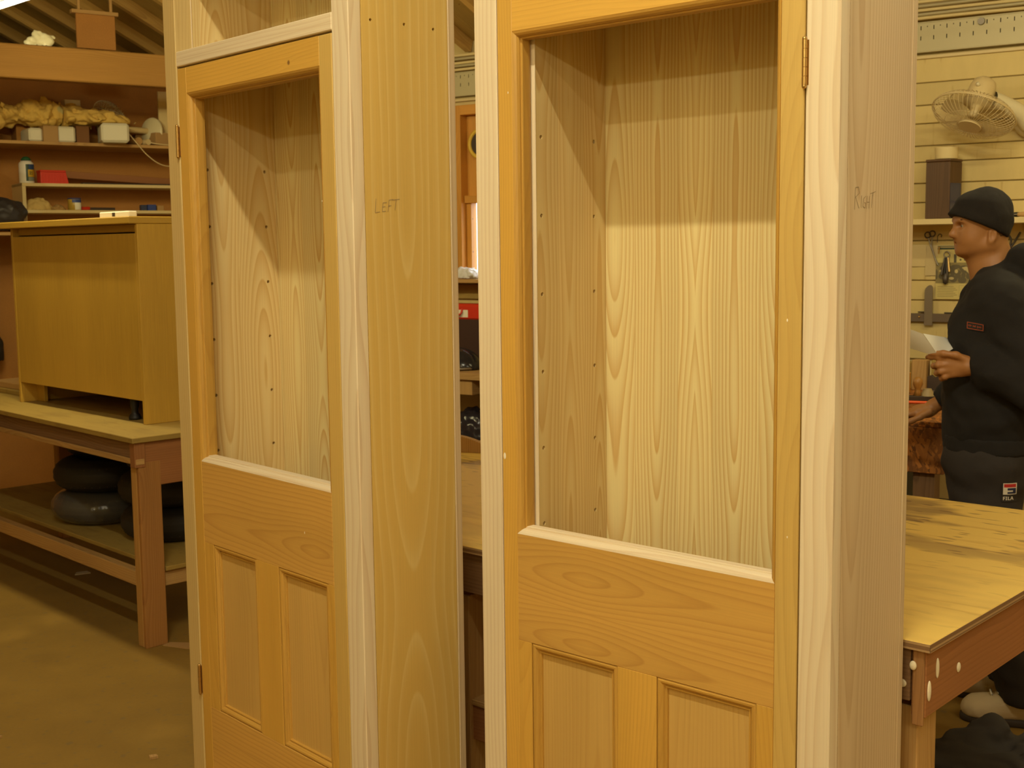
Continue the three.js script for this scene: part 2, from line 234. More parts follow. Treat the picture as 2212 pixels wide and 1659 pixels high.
{
  const floor = part('floor', box(-10, 9, -0.12, 0, -12, 7, { c: 0, g: 2, rand: false }), M.concrete, scene); floor.userData.kind = 'structure';
  // a wall slab between two floor points with a roof-shaped top and holes [x0, x1, y0, y1] along it; thickness goes outwards
  const wall = (name, A, B, m, holes = [], flat = 0) => {
    const L = Math.hypot(B[0] - A[0], B[1] - A[1]), sh = new THREE.Shape(), top = [];
    for (let i = 0; i <= 40; i++) { const t = i / 40; top.push([L * t, flat || roofAt(wallDist(mix(A[0], B[0], t), mix(A[1], B[1], t))) + 0.02]); }
    sh.moveTo(0, 0); sh.lineTo(L, 0); for (const q of top.reverse()) sh.lineTo(...q);
    for (const [x0, x1, y0, y1] of holes) { const h = new THREE.Path(); h.moveTo(x0, y0); h.lineTo(x0, y1); h.lineTo(x1, y1); h.lineTo(x1, y0); sh.holes.push(h); }
    const g = new THREE.ExtrudeGeometry(sh, { depth: 0.14, bevelEnabled: false }); g.translate(0, 0, -0.14);
    const o = struct(name); o.position.set(A[0], 0, A[1]); o.rotation.y = -Math.atan2(B[1] - A[1], B[0] - A[0]);
    part('wall_slab', g, m, o); return o;
  };
  const wallPaint = mat([0.60, 0.47, 0.21], 0.8);
  // window hole sits 5.03 - 3.33 .. along the wall from the corner
  const back = wall('wall_back', CORNER.K, CORNER.R, wallPaint, [[1.96, 2.86, 1.4, 2.44]]);
  wall('wall_left', CORNER.T, CORNER.K, M.board, [], 2.78); wall('wall_unseen_loft_back', CORNER.L, CORNER.K, wallPaint); wall('wall_unseen_loft_left', CORNER.U, CORNER.L, wallPaint);  // both loft walls are unseen and keep sky light out of the roof space
  wall('wall_right', CORNER.R, CORNER.S, wallPaint); wall('wall_front', CORNER.S, CORNER.U, wallPaint);
  // painted boards on the back wall, each a piece
  const r = rng(4), tones = [0.94, 1, 1.05].map(k => { const m = M.whiteboard.clone(); m.color.setScalar(k); return m; });
  const rows = [1.0, 1.1, 1.2, 1.3, 1.4, 1.495, 1.6, 1.69, 1.79, 1.885, 1.99, 2.07, 2.18, 2.27, 2.38, 2.5];
  for (let i = 0; i + 1 < rows.length; i++) for (const [x0, x1] of rows[i] > 1.3 && rows[i + 1] < 2.51 ? [[0.02, 1.9], [2.92, 9]] : [[0.02, 9]])
    part('board', box(x0, x1, rows[i] + 0.0025, rows[i + 1] - 0.0025, 0, 0.016 + r() * 0.004, { g: 0, c: 0.003 }), tones[Math.floor(r() * 3)], back);
  // roof: two slopes with rafters
  const roof = struct('ceiling'); roof.position.set(WP[0], 0, WP[1]); roof.rotation.y = -WA;
  const slope = (d0, d1, m) => { const y0 = roofAt(d0), y1 = roofAt(d1), t = 0.05; return soup([
    [[-11, y0, d0], [5, y0, d0], [5, y1, d1], [-11, y1, d1]], [[-11, y0 + t, d0], [-11, y1 + t, d1], [5, y1 + t, d1], [5, y0 + t, d0]],
    [[-11, y0, d0], [-11, y1, d1], [-11, y1 + t, d1], [-11, y0 + t, d0]], [[5, y0, d0], [5, y0 + t, d0], [5, y1 + t, d1], [5, y1, d1]]], grainUV(2)); };
  const deck = wood(T.lumber, 0.85, { color: new THREE.Color(0.85, 0.95, 0.7) });
  part('roof_deck', slope(-0.3, RIDGE), deck, roof); part('roof_deck', slope(RIDGE, 2 * RIDGE + 0.4), deck, roof);
  const rl = Math.hypot(RIDGE, RIDGE * PITCH), rafterGeo = [0, 1, 2].map(() => box(-0.022, 0.022, -0.075, 0, 0, rl, { g: 2, c: 0.003 }));
  const rm = [wood(T.lumber, 0.8, { color: new THREE.Color(1.35, 1.45, 1.2) }), wood(T.lumber, 0.8, { color: new THREE.Color(1.15, 1.2, 1.0) }), wood(T.orange, 0.7, { color: new THREE.Color(0.75, 0.75, 0.75) })];
  for (let i = 0; i < 46; i++) {
    const s = -10.8 + i * 0.34, k = i % 3;
    const a = part('rafter', rafterGeo[k], rm[i % 7 === 5 ? 2 : i % 2], roof); a.position.set(s, EAVES, 0); a.rotation.x = -Math.atan(PITCH);
    if (i % 2) continue;
    const b = part('rafter', rafterGeo[k], rm[i % 2], roof); b.position.set(s, EAVES, 2 * RIDGE); b.rotation.set(Math.atan(PITCH), Math.PI, 0, 'YXZ'); b.rotation.set(-Math.atan(PITCH), Math.PI, 0, 'YXZ');
  }
  // window in the back wall, mostly hidden behind the bookcases
  const win = struct('window_1'); win.position.copy(back.position); win.rotation.y = back.rotation.y;
  part('window_frame', [box(1.93, 1.995, 1.37, 2.47, -0.1, 0.05, { g: 1 }), box(2.82, 2.89, 1.37, 2.47, -0.1, 0.05, { g: 1 }), box(1.995, 2.82, 2.41, 2.47, -0.1, 0.05, { g: 0 }), box(1.995, 2.82, 1.37, 1.415, -0.1, 0.05, { g: 0 })], M.orange, win);
  part('window_sash', [box(1.997, 2.034, 1.417, 1.9, -0.06, 0, { g: 1 }), box(2.78, 2.818, 1.417, 1.9, -0.06, 0, { g: 1 }), box(2.034, 2.78, 1.417, 1.44, -0.06, 0, { g: 0 }), box(1.997, 2.818, 1.868, 1.915, -0.06, 0.02, { g: 0 })], M.orange, win);
  part('window_pane', box(2.03, 2.785, 1.435, 1.872, -0.036, -0.03, { c: 0 }), M.glass, win);
  part('window_panel', box(1.995, 2.82, 1.91, 2.41, -0.05, -0.02, { g: 1 }), M.orange, win);
  part('window_sill', box(1.6, 3.0, 1.375, 1.398, 0.02, 0.2, { g: 0 }), M.lumber, win);
  // tie beam of the roof truss in front of the gable
  const beam = struct('trim_1'); beam.position.set(-2.81, 2.56, -7.0); beam.rotation.y = 0.599;
  part('tie_beam', box(-3.6, 2.7, 0, 0.187, -0.1, 0, { g: 0, c: 0.006 }), wood(T.lumber, 0.8, { color: new THREE.Color(0.78, 0.68, 0.42) }), beam);
}
// ---------------------------------------------------------------- the two bookcases with old panelled doors
function makeBookcase(c) {
  const W = 0.804, S = 0.0605, H = 2.42, D = 0.283;
  const t = thing('bookcase', c.label, 'bookcase', c.pos, c.turn);
  const B = (u0, u1, y0, y1, v0, v1, o) => box(u0, u1, y0, y1, -v1, -v0, o);
  const st = B(0, S, 0, H, 0, c.stileDeep, { g: 1, ou: 0.01, ov: 0.3 }), st2 = B(W - S, W, 0, H, 0, 0.0325, { g: 1, ou: 0.12, ov: 1.1 });
  part('stile', st, c.leftStile ?? M.stile, t); part('stile', st2, M.stile, t);
  part('cross_rail', B(S, W - S, c.cb, c.cb + 0.037, 0, 0.0325, { g: 0 }), M.stile, t);
  part('top_rail', B(S, W - S, H - 0.1, H, 0, 0.0325, { g: 0 }), M.stile, t);
  part('plinth', B(S, W - S, 0, 0.09, 0, 0.0325, { g: 0 }), M.stile, t);
  // side panels drilled for shelf pegs: real holes through the front skin
  const drilled = (v0, v1, y0, y1, u0, u1, holes, r, uvo, flip) => {
    const sh = new THREE.Shape(); sh.moveTo(v0, y0); sh.lineTo(v1, y0); sh.lineTo(v1, y1); sh.lineTo(v0, y1);
    for (const [v, y] of holes) { const p = new THREE.Path(); p.absarc(v, y, r, 0, Math.PI * 2, true); sh.holes.push(p); }
    const skin = new THREE.ExtrudeGeometry(sh, { depth: 0.009, bevelEnabled: false, curveSegments: 10 });
    // shape x is depth: turn x to -z and the extrusion to +u
    skin.applyMatrix4(new THREE.Matrix4().makeBasis(V3(0, 0, -1), V3(0, 1, 0), V3(1, 0, 0))); skin.translate(flip ? u0 : u1 - 0.009, 0, 0);
    const uv = skin.attributes.uv; for (let i = 0; i < uv.count; i++) uv.setXY(i, uv.getX(i) + uvo, uv.getY(i));
    return [skin, flip ? B(u0 + 0.009, u1, y0, y1, v0, v1, { g: 1, c: 0 }) : B(u0, u1 - 0.009, y0, y1, v0, v1, { g: 1, c: 0 })];
  };
  const pegs = []; for (const y of c.pegs) for (const v of c.pegV) pegs.push([v, y]);
  part('side_panel', drilled(0.047, 0.272, 0.02, H - 0.02, c.inner - 0.022, c.inner, pegs, 0.0042, c.innerUV), M.inner, t, 'inside face drilled with shelf peg holes');
  part('side_edge', B(c.inner - 0.0225, c.inner + 0.0004, 0.02, H - 0.02, 0.0445, 0.0468, { g: 1, c: 0.0008 }), M.stile, t);
  if (c.inner > 0.08) part('side_panel', B(0.002, 0.024, 0, H, 0.047, 0.275, { g: 1 }), M.sideRight, t);
  part('side_panel', drilled(0.0328, 0.263, 0, H, W - 0.024, W - 0.0005, c.screws, 0.0034, 0.02, false), c.side, t);
  part('back_edge', B(W - 0.026, W + 0.0005, 0, H, 0.2642, D, { g: 1, c: 0.0015 }), M.sideRight, t);
  part('back_edge', B(0, 0.02, 0, H, 0.276, D, { g: 1 }), M.sideRight, t);
  part('back_panel', B(0.02, W - 0.027, 0.02, H - 0.01, 0.2725, 0.281, { g: 1, c: 0, ou: c.backUV, ov: c.backV }), M.back, t);
  part('shelf', B(c.inner, W - 0.024, c.cb + 0.004, c.cb + 0.026, 0.034, 0.272, { g: 0 }), M.stile, t);
  part('top_panel', B(0.022, W - 0.024, H - 0.022, H, 0.034, 0.272, { g: 0 }), M.stile, t);
  part('bottom_panel', B(c.inner, W - 0.024, 0.068, 0.09, 0.034, 0.272, { g: 0 }), M.stile, t);
  // the old door
  const d = new THREE.Group(); d.name = 'door'; t.add(d); d.userData.label = 'reclaimed panelled door with an open upper light';
  const x0 = S + 0.002, x1 = W - S - 0.003, y0 = 0.094, y1 = c.cb - 0.005, [g0, g1] = c.g, [p0, p1, p2, p3] = c.p, v0 = 0.001, v1 = 0.041;
  part('stile', B(x0, g0, y0, y1, v0, v1, { g: 1, c: 0.0015 }), M.old, d); part('stile', B(g1, x1, y0, y1, v0, v1, { g: 1, c: 0.0015 }), M.oldPale, d);
  part('top_rail', B(g0, g1, c.gt, y1, v0, v1, { g: 0, c: 0.0008 }), M.old, d);
  part('lock_rail', B(g0, g1, c.pt, c.gb, v0, v1, { g: 0, c: 0.0008, ou: c.railUV[0], ov: c.railUV[1] }), M.oldRail, d);
  part('bottom_rail', B(g0, g1, y0, c.pb, v0, v1, { g: 0, c: 0.0008, ou: 0.11, ov: 0.2 }), M.oldRail, d);
  part('muntin', B(p1, p2, c.pb, c.pt, v0, v1, { g: 1, c: 0.0008 }), M.old, d);
  part('stile_edge', B(g0, p0, c.pb, c.pt, v0, v1, { g: 1, c: 0.0006 }), M.old, d); part('stile_edge', B(p3, g1, c.pb, c.pt, v0, v1, { g: 1, c: 0.0006 }), M.old, d);
  frameSweep(g0, g1, c.gb, c.gt, [[0, v0], [0.004, v0 + 0.0015], [0.008, 0.0055], [0.0105, 0.0105], [0.011, 0.0145], [0.0135, 0.0148], [0.0145, 0.017], [0.0145, 0.034], [0.0125, 0.041], [0, 0.041]]).forEach((g, i) => part('moulding', g, i === 0 ? M.stile : M.oldMould, d));
  for (const [a, b] of [[p0, p1], [p2, p3]]) {
    part('panel', B(a + 0.01, b - 0.01, c.pb + 0.01, c.pt - 0.01, 0.0135, 0.026, { g: 1 }), M.oldPanel, d);
    frameSweep(a + 0.0012, b - 0.0012, c.pb + 0.0012, c.pt - 0.0012, [[0, 0.003], [0.0035, 0.0016], [0.007, 0.0022], [0.011, 0.0055], [0.0135, 0.0095], [0.0148, 0.0078], [0.0172, 0.0078], [0.0185, 0.0098], [0.019, 0.014], [0, 0.014]]).forEach(g => part('panel_moulding', g, M.oldMould, d));
  }
  for (const y of c.hinges) {
    const g = []; for (let i = 0; i < 5; i++) g.push(at(new THREE.CylinderGeometry(0.0042, 0.0042, 0.0138, 12), 0, i * 0.0146, 0));
    g.push(at(new THREE.CylinderGeometry(0.003, 0.003, 0.07, 8), 0, 0.029, 0), at(new THREE.SphereGeometry(0.0042, 10, 8), 0, -0.0085, 0), at(new THREE.SphereGeometry(0.0042, 10, 8), 0, 0.0669, 0));
    g.push(at(box(-0.006, 0.006, -0.007, 0.0655, -0.006, -0.004, { c: 0.0003 })));
    const h = part('hinge', g, M.brass, d, 'brass butt hinge'); h.position.set(c.hingeU, y - 0.03, 0.0042);
  }
  for (const [u, y, r] of c.fill) { const f = part('filler_spot', at(new THREE.SphereGeometry(r, 12, 8), 0, 0, 0), M.filler, d, 'pale filler spot'); f.scale.set(0.75, 1.5, 0.08); f.position.set(u, y, -0.0008); }
  // pencilled word on the side: strokes are thin ribbons on the face
  const sx = W + 0.0002, strokes = [];
  for (const st of c.word.strokes) for (let i = 0; i + 1 < st.length; i++) {
    const [a, b] = [st[i], st[i + 1]].map(q => [c.word.v + q[0] * c.word.w, c.word.y + q[1] * c.word.h]), L = Math.hypot(b[0] - a[0], b[1] - a[1]), n = [-(b[1] - a[1]) / L * 0.0005, (b[0] - a[0]) / L * 0.0005];
    strokes.push([[sx, a[1] - n[1], -a[0] + n[0]], [sx, b[1] - n[1], -b[0] + n[0]], [sx, b[1] + n[1], -b[0] - n[0]], [sx, a[1] + n[1], -a[0] - n[0]]]);
  }
  part('pencil_mark', soup(strokes.flatMap(q => [q]), () => [0, 0]), mat([0.30, 0.22, 0.12], 0.8, { side: THREE.DoubleSide }), t, 'word pencilled on the side');
  return t;
}
const WORD_L = [[[0.05, 1], [0, 0.02], [0.2, 0.08]], [[0.5, 0.75], [0.34, 0.72], [0.3, 0.1], [0.46, 0.14]], [[0.31, 0.42], [0.44, 0.46]], [[0.78, 0.98], [0.6, 0.92], [0.54, 0.1]], [[0.56, 0.5], [0.7, 0.54]], [[0.72, 0.92], [1.06, 1.0]], [[0.9, 0.96], [0.84, 0.2]]];
const WORD_R = [[[0.02, 0], [0.05, 0.95], [0.2, 0.98], [0.24, 0.72], [0.07, 0.55], [0.24, 0.06]], [[0.36, 0.62], [0.34, 0.08]], [[0.56, 0.6], [0.46, 0.48], [0.44, 0.15], [0.54, 0.08], [0.57, 0.3], [0.5, 0.32]], [[0.64, 0.62], [0.62, 0.06]], [[0.76, 0.62], [0.74, 0.06]], [[0.63, 0.34], [0.75, 0.35]], [[0.8, 0.72], [1.06, 0.82]], [[0.93, 0.78], [0.86, 0.1]]];
makeBookcase({
  label: 'tall bare pine bookcase with panelled door, LEFT pencilled on its side', pos: [-0.8672, 0, -3.2063], turn: -0.8343, stileDeep: 0.047, leftStile: M.stileWarm, cb: 2.0514,
  g: [0.1063, 0.6927], p: [0.152, 0.361, 0.4603, 0.6704], gt: 1.984, gb: 1.063, pt: 0.853, pb: 0.414, inner: 0.063, innerUV: 0.03, backUV: 0.05, backV: 0.5, side: M.sideLeft, railUV: [0.05, 0.28],
  pegs: [0.5, 0.645, 0.79, 0.935, 1.077, 1.222, 1.367, 1.512, 1.657, 1.801], pegV: [0.074, 0.241], screws: [[0.057, 2.07], [0.145, 2.07], [0.224, 2.068]],
  hinges: [1.87, 0.478], hingeU: 0.0595, fill: [[0.58, 0.955, 0.002], [0.69, 1.7, 0.0015]], word: { v: 0.057, y: 1.672, w: 0.062, h: 0.03, strokes: WORD_L },
});
makeBookcase({
  label: 'nearest tall pine bookcase with open-topped panelled door, RIGHT pencilled on its side', pos: [-0.0683, 0, -2.5582], turn: -0.7351, stileDeep: 0.0325, cb: 2.12,
  g: [0.1014, 0.6965], p: [0.1368, 0.3562, 0.4481, 0.6626], gt: 2.016, gb: 1.0145, pt: 0.791, pb: 0.36, inner: 0.122, innerUV: 0.3, backUV: 0.4, backV: 0.1, side: M.sideRight, railUV: [0.02, 0.62],
  pegs: [0.39, 0.545, 0.70, 0.865, 1.028, 1.186, 1.343, 1.501, 1.659, 1.815], pegV: [0.062, 0.232], screws: [],
  hinges: [1.89, 0.43], hingeU: 0.7432, fill: [[0.069, 1.172, 0.0045], [0.715, 1.47, 0.0018], [0.09, 1.9, 0.0016], [0.72, 1.1, 0.0014]], word: { v: 0.057, y: 1.652, w: 0.072, h: 0.038, strokes: WORD_R },
});
// ---------------------------------------------------------------- fluorescent battens, seen and unseen
for (const t of TUBES) {
  const o = thing('fluorescent_light', t.label, 'light', t.p, t.turn), L = t.len / 2;
  part('housing', box(-L - 0.03, L + 0.03, 0.03, 0.085, -0.045, 0.045, { g: 0, c: 0.008 }), M.white, o);
  for (const s of [-1, 1]) {
    part('end_cap', box(s * (L + 0.012) - 0.012, s * (L + 0.012) + 0.012, -0.025, 0.03, -0.02, 0.02, { c: 0.004 }), M.white, o);
    const dx = Math.cos(t.turn) * s * L * 0.7, dz = -Math.sin(t.turn) * s * L * 0.7, top = roofAt(wallDist(t.p[0] + dx, t.p[2] + dz)) - t.p[1];
    part('hanger', rod([s * L * 0.7, 0.08, 0], [s * L * 0.7, top, 0], 0.003), M.steel, o);
  }
  part('tube', rod([-L, -0.005, 0], [L, -0.005, 0], 0.014, 0.014, 16), new THREE.MeshStandardMaterial({ color: 0xffffff, emissive: new THREE.Color(1, 0.97, 0.72), emissiveIntensity: 1.6 }), o, 'glowing tube');
  // a tube throws light to both sides: two strips of the tube's length, each turned half down
  for (const k of [-1, 1]) {
    const l = new THREE.RectAreaLight(new THREE.Color().setRGB(...t.c), t.power, t.len, 0.03), dx = Math.sin(t.turn) * k * 0.03, dz = Math.cos(t.turn) * k * 0.03;
    l.position.set(t.p[0] + dx, t.p[1] - 0.02, t.p[2] + dz); l.rotation.set(-(t.tilt ?? 0.7), t.turn + (k > 0 ? Math.PI : 0), 0, 'YXZ'); scene.add(l);
  }
}
// ---------------------------------------------------------------- left workbench with the flat-front unit on it and tyres below
const benchTurn = -0.806, benchPos = [-1.496, 0, -4.845];
const local = (pos, turn) => (x, y, z) => [pos[0] + Math.cos(turn) * x + Math.sin(turn) * z, y, pos[2] - Math.sin(turn) * x + Math.cos(turn) * z];
const onBench = local(benchPos, benchTurn);
{
  const t = thing('workbench', 'pine workbench at the left with tyres on its low shelf', 'workbench', benchPos, benchTurn);
  part('worktop', box(-2.3, 0.01, 0.842, 0.864, -0.76, 0.01, { g: 0 }), M.plyClean, t);
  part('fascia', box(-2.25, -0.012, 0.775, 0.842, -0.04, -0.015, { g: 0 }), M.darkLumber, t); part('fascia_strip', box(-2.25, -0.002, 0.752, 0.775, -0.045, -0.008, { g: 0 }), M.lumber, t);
  part('end_fascia', box(-0.035, -0.008, 0.66, 0.842, -0.74, -0.05, { g: 2 }), M.redLumber, t);
  part('fascia_block', box(-0.045, -0.004, 0.74, 0.842, -0.05, -0.004, { g: 1 }), M.redLumber, t);
  const leg = wood(T.lumber, 0.7, { color: new THREE.Color(1.0, 0.92, 0.75) }), leg2 = wood(T.lumber, 0.7, { color: new THREE.Color(0.8, 0.62, 0.45) });
  for (const [x, z] of [[-0.075, -0.115], [-0.075, -0.72], [-2.2, -0.115], [-2.2, -0.72]]) {
    const l = part('leg', box(x, x + 0.045, 0, 0.842, z, z + 0.095, { g: 1 }), leg, t);
    part('leg_facing', box(x + 0.046, x + 0.068, 0, 0.76, z, z + 0.095, { g: 1 }), leg2, l);
  }
  part('lower_rail', box(-2.2, -0.076, 0.24, 0.3, -0.075, -0.035, { g: 0 }), M.lumber, t); part('lower_rail', box(-2.2, -0.076, 0.24, 0.3, -0.7, -0.66, { g: 0 }), M.lumber, t);
  part('end_rail', box(-0.07, -0.03, 0.235, 0.3, -0.62, -0.12, { g: 2 }), M.lumber, t);
  part('lower_shelf', box(-2.2, -0.01, 0.301, 0.319, -0.74, -0.122, { g: 0 }), M.plyClean, t);
  part('back_board', box(-2.25, -0.1, 0.32, 0.84, -0.755, -0.742, { g: 0 }), M.redLumber, t);
  // tyres: each one a lathe with a grooved tread
  const tyreGeo = (R, r, h) => { const p = []; const N = 30; for (let i = 0; i <= N; i++) { const a = -2.3 + 4.6 * i / N, g = Math.abs(a) < 1.1 ? 0.003 * (i % 3 === 0) : 0; p.push([R - r * 0.9 + (r - g) * Math.cos(a), h / 2 + h / 2 * Math.sin(a) / Math.sin(Math.PI / 2)]); } p.push([R - r * 1.62, h * 0.12 + h * 0.76]); p.push([R - r * 1.2, h * 0.85]); p.push([R - r * 0.95, h * 0.5]); p.push([R - r * 1.2, h * 0.15]); p.push(p[0]); return lathe(p, 56); };
  const g1 = tyreGeo(0.225, 0.085, 0.15), sipes = rz => { const l = []; for (let i = 0; i < 40; i++) { const a = i / 40 * Math.PI * 2; l.push(at(box(-0.003, 0.003, 0.03, 0.12, 0.2155, 0.2195, { c: 0.001 }), 0, 0, 0, 0, a, 0)); } return l; };
  const tyre = (x, y, z, label) => { const o = thing('tyre', label, 'tyre', onBench(x, y, z), R2() * 6, 'motorcycle tyres under the left workbench'); part('carcass', g1, M.rubber, o); part('tread_ribs', sipes(), M.rubber, o); return o; };
  const grp = [[-1.08, 0.32, -0.38, 'black tyre wrapped in shiny clear film, bottom of the left stack'], [-1.09, 0.471, -0.39, 'bare black tyre in the middle of the left stack'], [-1.2, 0.605, -0.5, 'black tyre at the top left of the stack, tucked under the bench top'], [-0.52, 0.32, -0.44, 'dusty black tyre behind the bench leg, bottom of its stack'], [-0.53, 0.471, -0.44, 'black tyre behind the bench leg, second from the shelf'], [-0.5, 0.622, -0.46, 'black tyre right under the worktop behind the bench leg']].map(a => tyre(...a));
  const fp = []; for (let i = 0; i <= 20; i++) { const a = -1.9 + 3.8 * i / 20; fp.push([0.152 + 0.089 * Math.cos(a), 0.076 + 0.075 * Math.sin(a)]); }
  const film = lathe(fp, 140), P = film.attributes.position; for (let i = 0; i < P.count; i++) { const x = P.getX(i), y = P.getY(i), z = P.getZ(i), a = Math.atan2(z, x), k = 1 + 0.014 * nz(Math.cos(a) * 14 + y * 10, Math.sin(a) * 14, y * 14) + 0.03 * Math.abs(nz(Math.cos(a) * 8, Math.sin(a) * 8, y * 26)); P.setXYZ(i, x * k, y, z * k); } film.computeVertexNormals();
  part('plastic_film', film, M.film, grp[0], 'clear wrapping film');
  const tag = single('paper_label', box(-0.03, 0.03, -0.028, 0.028, -0.0006, 0.0006, { c: 0 }), M.paper, 'small white paper label stuck on the top left tyre', 'label', onBench(-1.02, 0.715, -0.3), benchTurn + 0.2); tag.rotation.x = -0.35;
}
{
  const p = [-1.552, 0.864, -5.206], tn = -0.782, on = local(p, tn), t = thing('base_cabinet', 'oak veneered base unit with one wide blank front standing on the left workbench', 'cabinet', p, tn);
  const W = 1.232, D = 0.56;
  part('side_panel', box(-0.02, 0, 0, 0.845, -D, 0, { g: 1 }), M.veneer, t); part('side_panel', box(-W, -W + 0.02, 0, 0.845, -D, 0, { g: 1 }), M.veneer, t);
  part('front_panel', box(-W + 0.001, -0.021, 0.1, 0.806, -0.021, -0.001, { g: 1 }), M.veneer, t);
  part('top_rail', box(-W + 0.02, -0.021, 0.812, 0.845, -0.06, -0.03, { g: 0 }), M.veneer, t);
  part('worktop', box(-W - 0.06, 0.0, 0.846, 0.876, -D - 0.01, 0.035, { g: 0, c: 0.003 }), M.veneer, t);
  part('base_panel', box(-W + 0.02, -0.02, 0.1, 0.118, -D, -0.022, { g: 0 }), M.veneer, t); part('back_panel', box(-W + 0.02, -0.02, 0.0, 0.845, -D, -D + 0.008, { g: 1 }), M.card, t);
  part('inner_stile', box(-W + 0.02, -W + 0.1, 0, 0.1, -0.1, -0.08, { g: 1 }), M.veneer, t);
  part('cabinet_foot', at(lathe([[0, 0], [0.026, 0], [0.028, 0.008], [0.022, 0.022], [0.015, 0.028], [0.015, 0.05], [0.018, 0.055], [0.019, 0.1], [0, 0.1]], 20), -0.2, 0, -0.06), M.black, t, 'black plastic levelling foot');
  part('cabinet_foot', at(lathe([[0, 0], [0.026, 0], [0.028, 0.008], [0.022, 0.022], [0.015, 0.028], [0.015, 0.05], [0.018, 0.055], [0.019, 0.1], [0, 0.1]], 20), -1.0, 0, -0.46), M.black, t);
  const sl = thing('spirit_level', 'white bar with a dark square lying on top of the oak unit', 'level', on(-0.25, 0.8765, -0.05).map((v, i) => i === 1 ? 1.7405 : v), tn);
  part('bar', box(-0.13, 0.13, 0, 0.026, -0.02, 0.02, { c: 0.004 }), M.white, sl); part('vial', box(-0.014, 0.012, 0.005, 0.0215, 0.0196, 0.021, { c: 0.001 }), M.dark, sl);
  // offcuts beyond the unit at the left edge
  single('timber_offcut', box(-0.6, 0, 0, 0.022, -0.3, 0, { g: 0 }), M.plyClean, 'pale board lying on the left bench at the photo edge, lower of two', 'offcut', onBench(-1.58, 0.8645, -0.28), benchTurn);
  single('timber_offcut', box(-0.6, 0, 0, 0.03, -0.25, 0, { g: 0 }), M.lumber, 'pale board lying on the left bench at the photo edge, upper of two', 'offcut', onBench(-1.59, 0.887, -0.32), benchTurn + 0.04);
}
{
  const p = [0.76, 0, -2.226], tn = -0.735, on = local(p, tn), t = thing('workbench', 'big plywood-topped workbench behind the bookcases with glue-dripped red apron', 'workbench', p, tn);
  part('worktop', box(-2.3, 0.012, 0.8465, 0.864, -1.25, 0.012, { g: 0, c: 0.0015, ou: 0.25, ov: 0.75 }), M.plyWorn, t);
  part('worktop_edge', [box(-2.3, 0.0132, 0.8468, 0.8625, 0.0118, 0.0132, { g: 0, c: 0 }), box(0.0118, 0.0132, 0.8468, 0.8625, -1.25, 0.0132, { g: 2, c: 0 })], M.plyEdge, t);
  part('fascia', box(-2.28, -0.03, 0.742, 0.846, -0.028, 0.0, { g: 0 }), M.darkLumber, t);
  part('end_fascia', box(-0.028, 0.0, 0.715, 0.846, -1.24, -0.002, { g: 2 }), M.redLumber, t);
  part('end_fascia', box(-0.024, -0.002, 0.70, 0.846, -0.002, 0.004, { g: 1 }), wood(T.darkLumber, 0.8, { color: new THREE.Color(1.6, 1.5, 1.2) }), t);
  for (const [x, z] of [[-0.115, -0.12], [-0.115, -1.2], [-2.25, -0.12], [-2.25, -1.2], [-1.3, -0.12]]) { const l = part('leg', box(x, x + 0.045, 0, 0.846, z, z + 0.085, { g: 1 }), M.orange, t); part('leg_facing', box(x + 0.046, x + 0.087, 0, 0.72, z, z + 0.085, { g: 1 }), M.lumber, l); }
  part('lower_rail', box(-2.25, -0.96, 0.34, 0.43, -0.08, -0.045, { g: 0 }), M.redLumber, t); part('lower_shelf', box(-2.25, -0.95, 0.432, 0.448, -1.2, -0.04, { g: 0 }), M.lumber, t);
  const drip = new THREE.SphereGeometry(1, 14, 10);
  for (const [x, y, z, sx, sy, sz] of [[-0.022, 0.815, 0.006, 0.007, 0.009, 0.004], [-0.045, 0.775, 0.001, 0.009, 0.008, 0.004], [0.001, 0.80, -0.05, 0.003, 0.02, 0.006], [0.001, 0.765, -0.015, 0.003, 0.02, 0.007], [0.001, 0.775, -0.15, 0.003, 0.010, 0.008]]) { const d = part('glue_drip', drip, M.glue, t, 'dried white glue drip'); d.position.set(x, y, z); d.scale.set(sx, sy, sz); }
  single('stored_board', box(-0.5, 0.5, 0, 0.2, -0.012, 0, { g: 0 }), M.redLumber, 'reddish board standing on the low shelf under the middle bench', 'board', on(-1.35, 0.4485, -0.16), tn);
  single('stored_board', box(-0.45, 0.45, 0, 0.31, -0.01, 0, { g: 0 }), mat([0.13, 0.105, 0.085], 0.7), 'grey sheet standing behind the reddish board under the middle bench', 'board', on(-1.35, 0.4485, -0.22), tn);
}
// floor litter
{
  const scrap = (pts, h, m, label, pos, tn) => { const s = new THREE.Shape(pts.map(q => new THREE.Vector2(...q))), g = new THREE.ExtrudeGeometry(s, { depth: h, bevelEnabled: false }); g.rotateX(-Math.PI / 2); return single('scrap', g, m, label, 'scrap', pos, tn); };
  scrap([[-0.07, -0.02], [0.05, -0.03], [0.1, 0.01], [0.02, 0.035], [-0.06, 0.02]], 0.004, M.card, 'thin wood shaving on the floor by the left bench leg', [-1.36, 0, -4.9], -0.3);
  scrap([[-0.03, -0.02], [0.045, -0.015], [0.03, 0.025], [-0.02, 0.02]], 0.006, mat([0.55, 0.47, 0.33], 0.8), 'crumpled pale paper scrap on the floor under the tyre shelf', [-2.16, 0, -6.05], 0.4);
  scrap([[-0.012, -0.01], [0.014, -0.008], [0.01, 0.01], [-0.012, 0.012]], 0.008, M.lumber, 'small wood chip on the floor near the left bookcase', [-1.15, 0, -3.78], 0.4);
  scrap([[-0.02, -0.004], [0.02, -0.006], [0.018, 0.004], [-0.02, 0.005]], 0.006, M.lumber, 'wood splinter on the floor at the far left', [-1.72, 0, -3.95], 0.9);
}
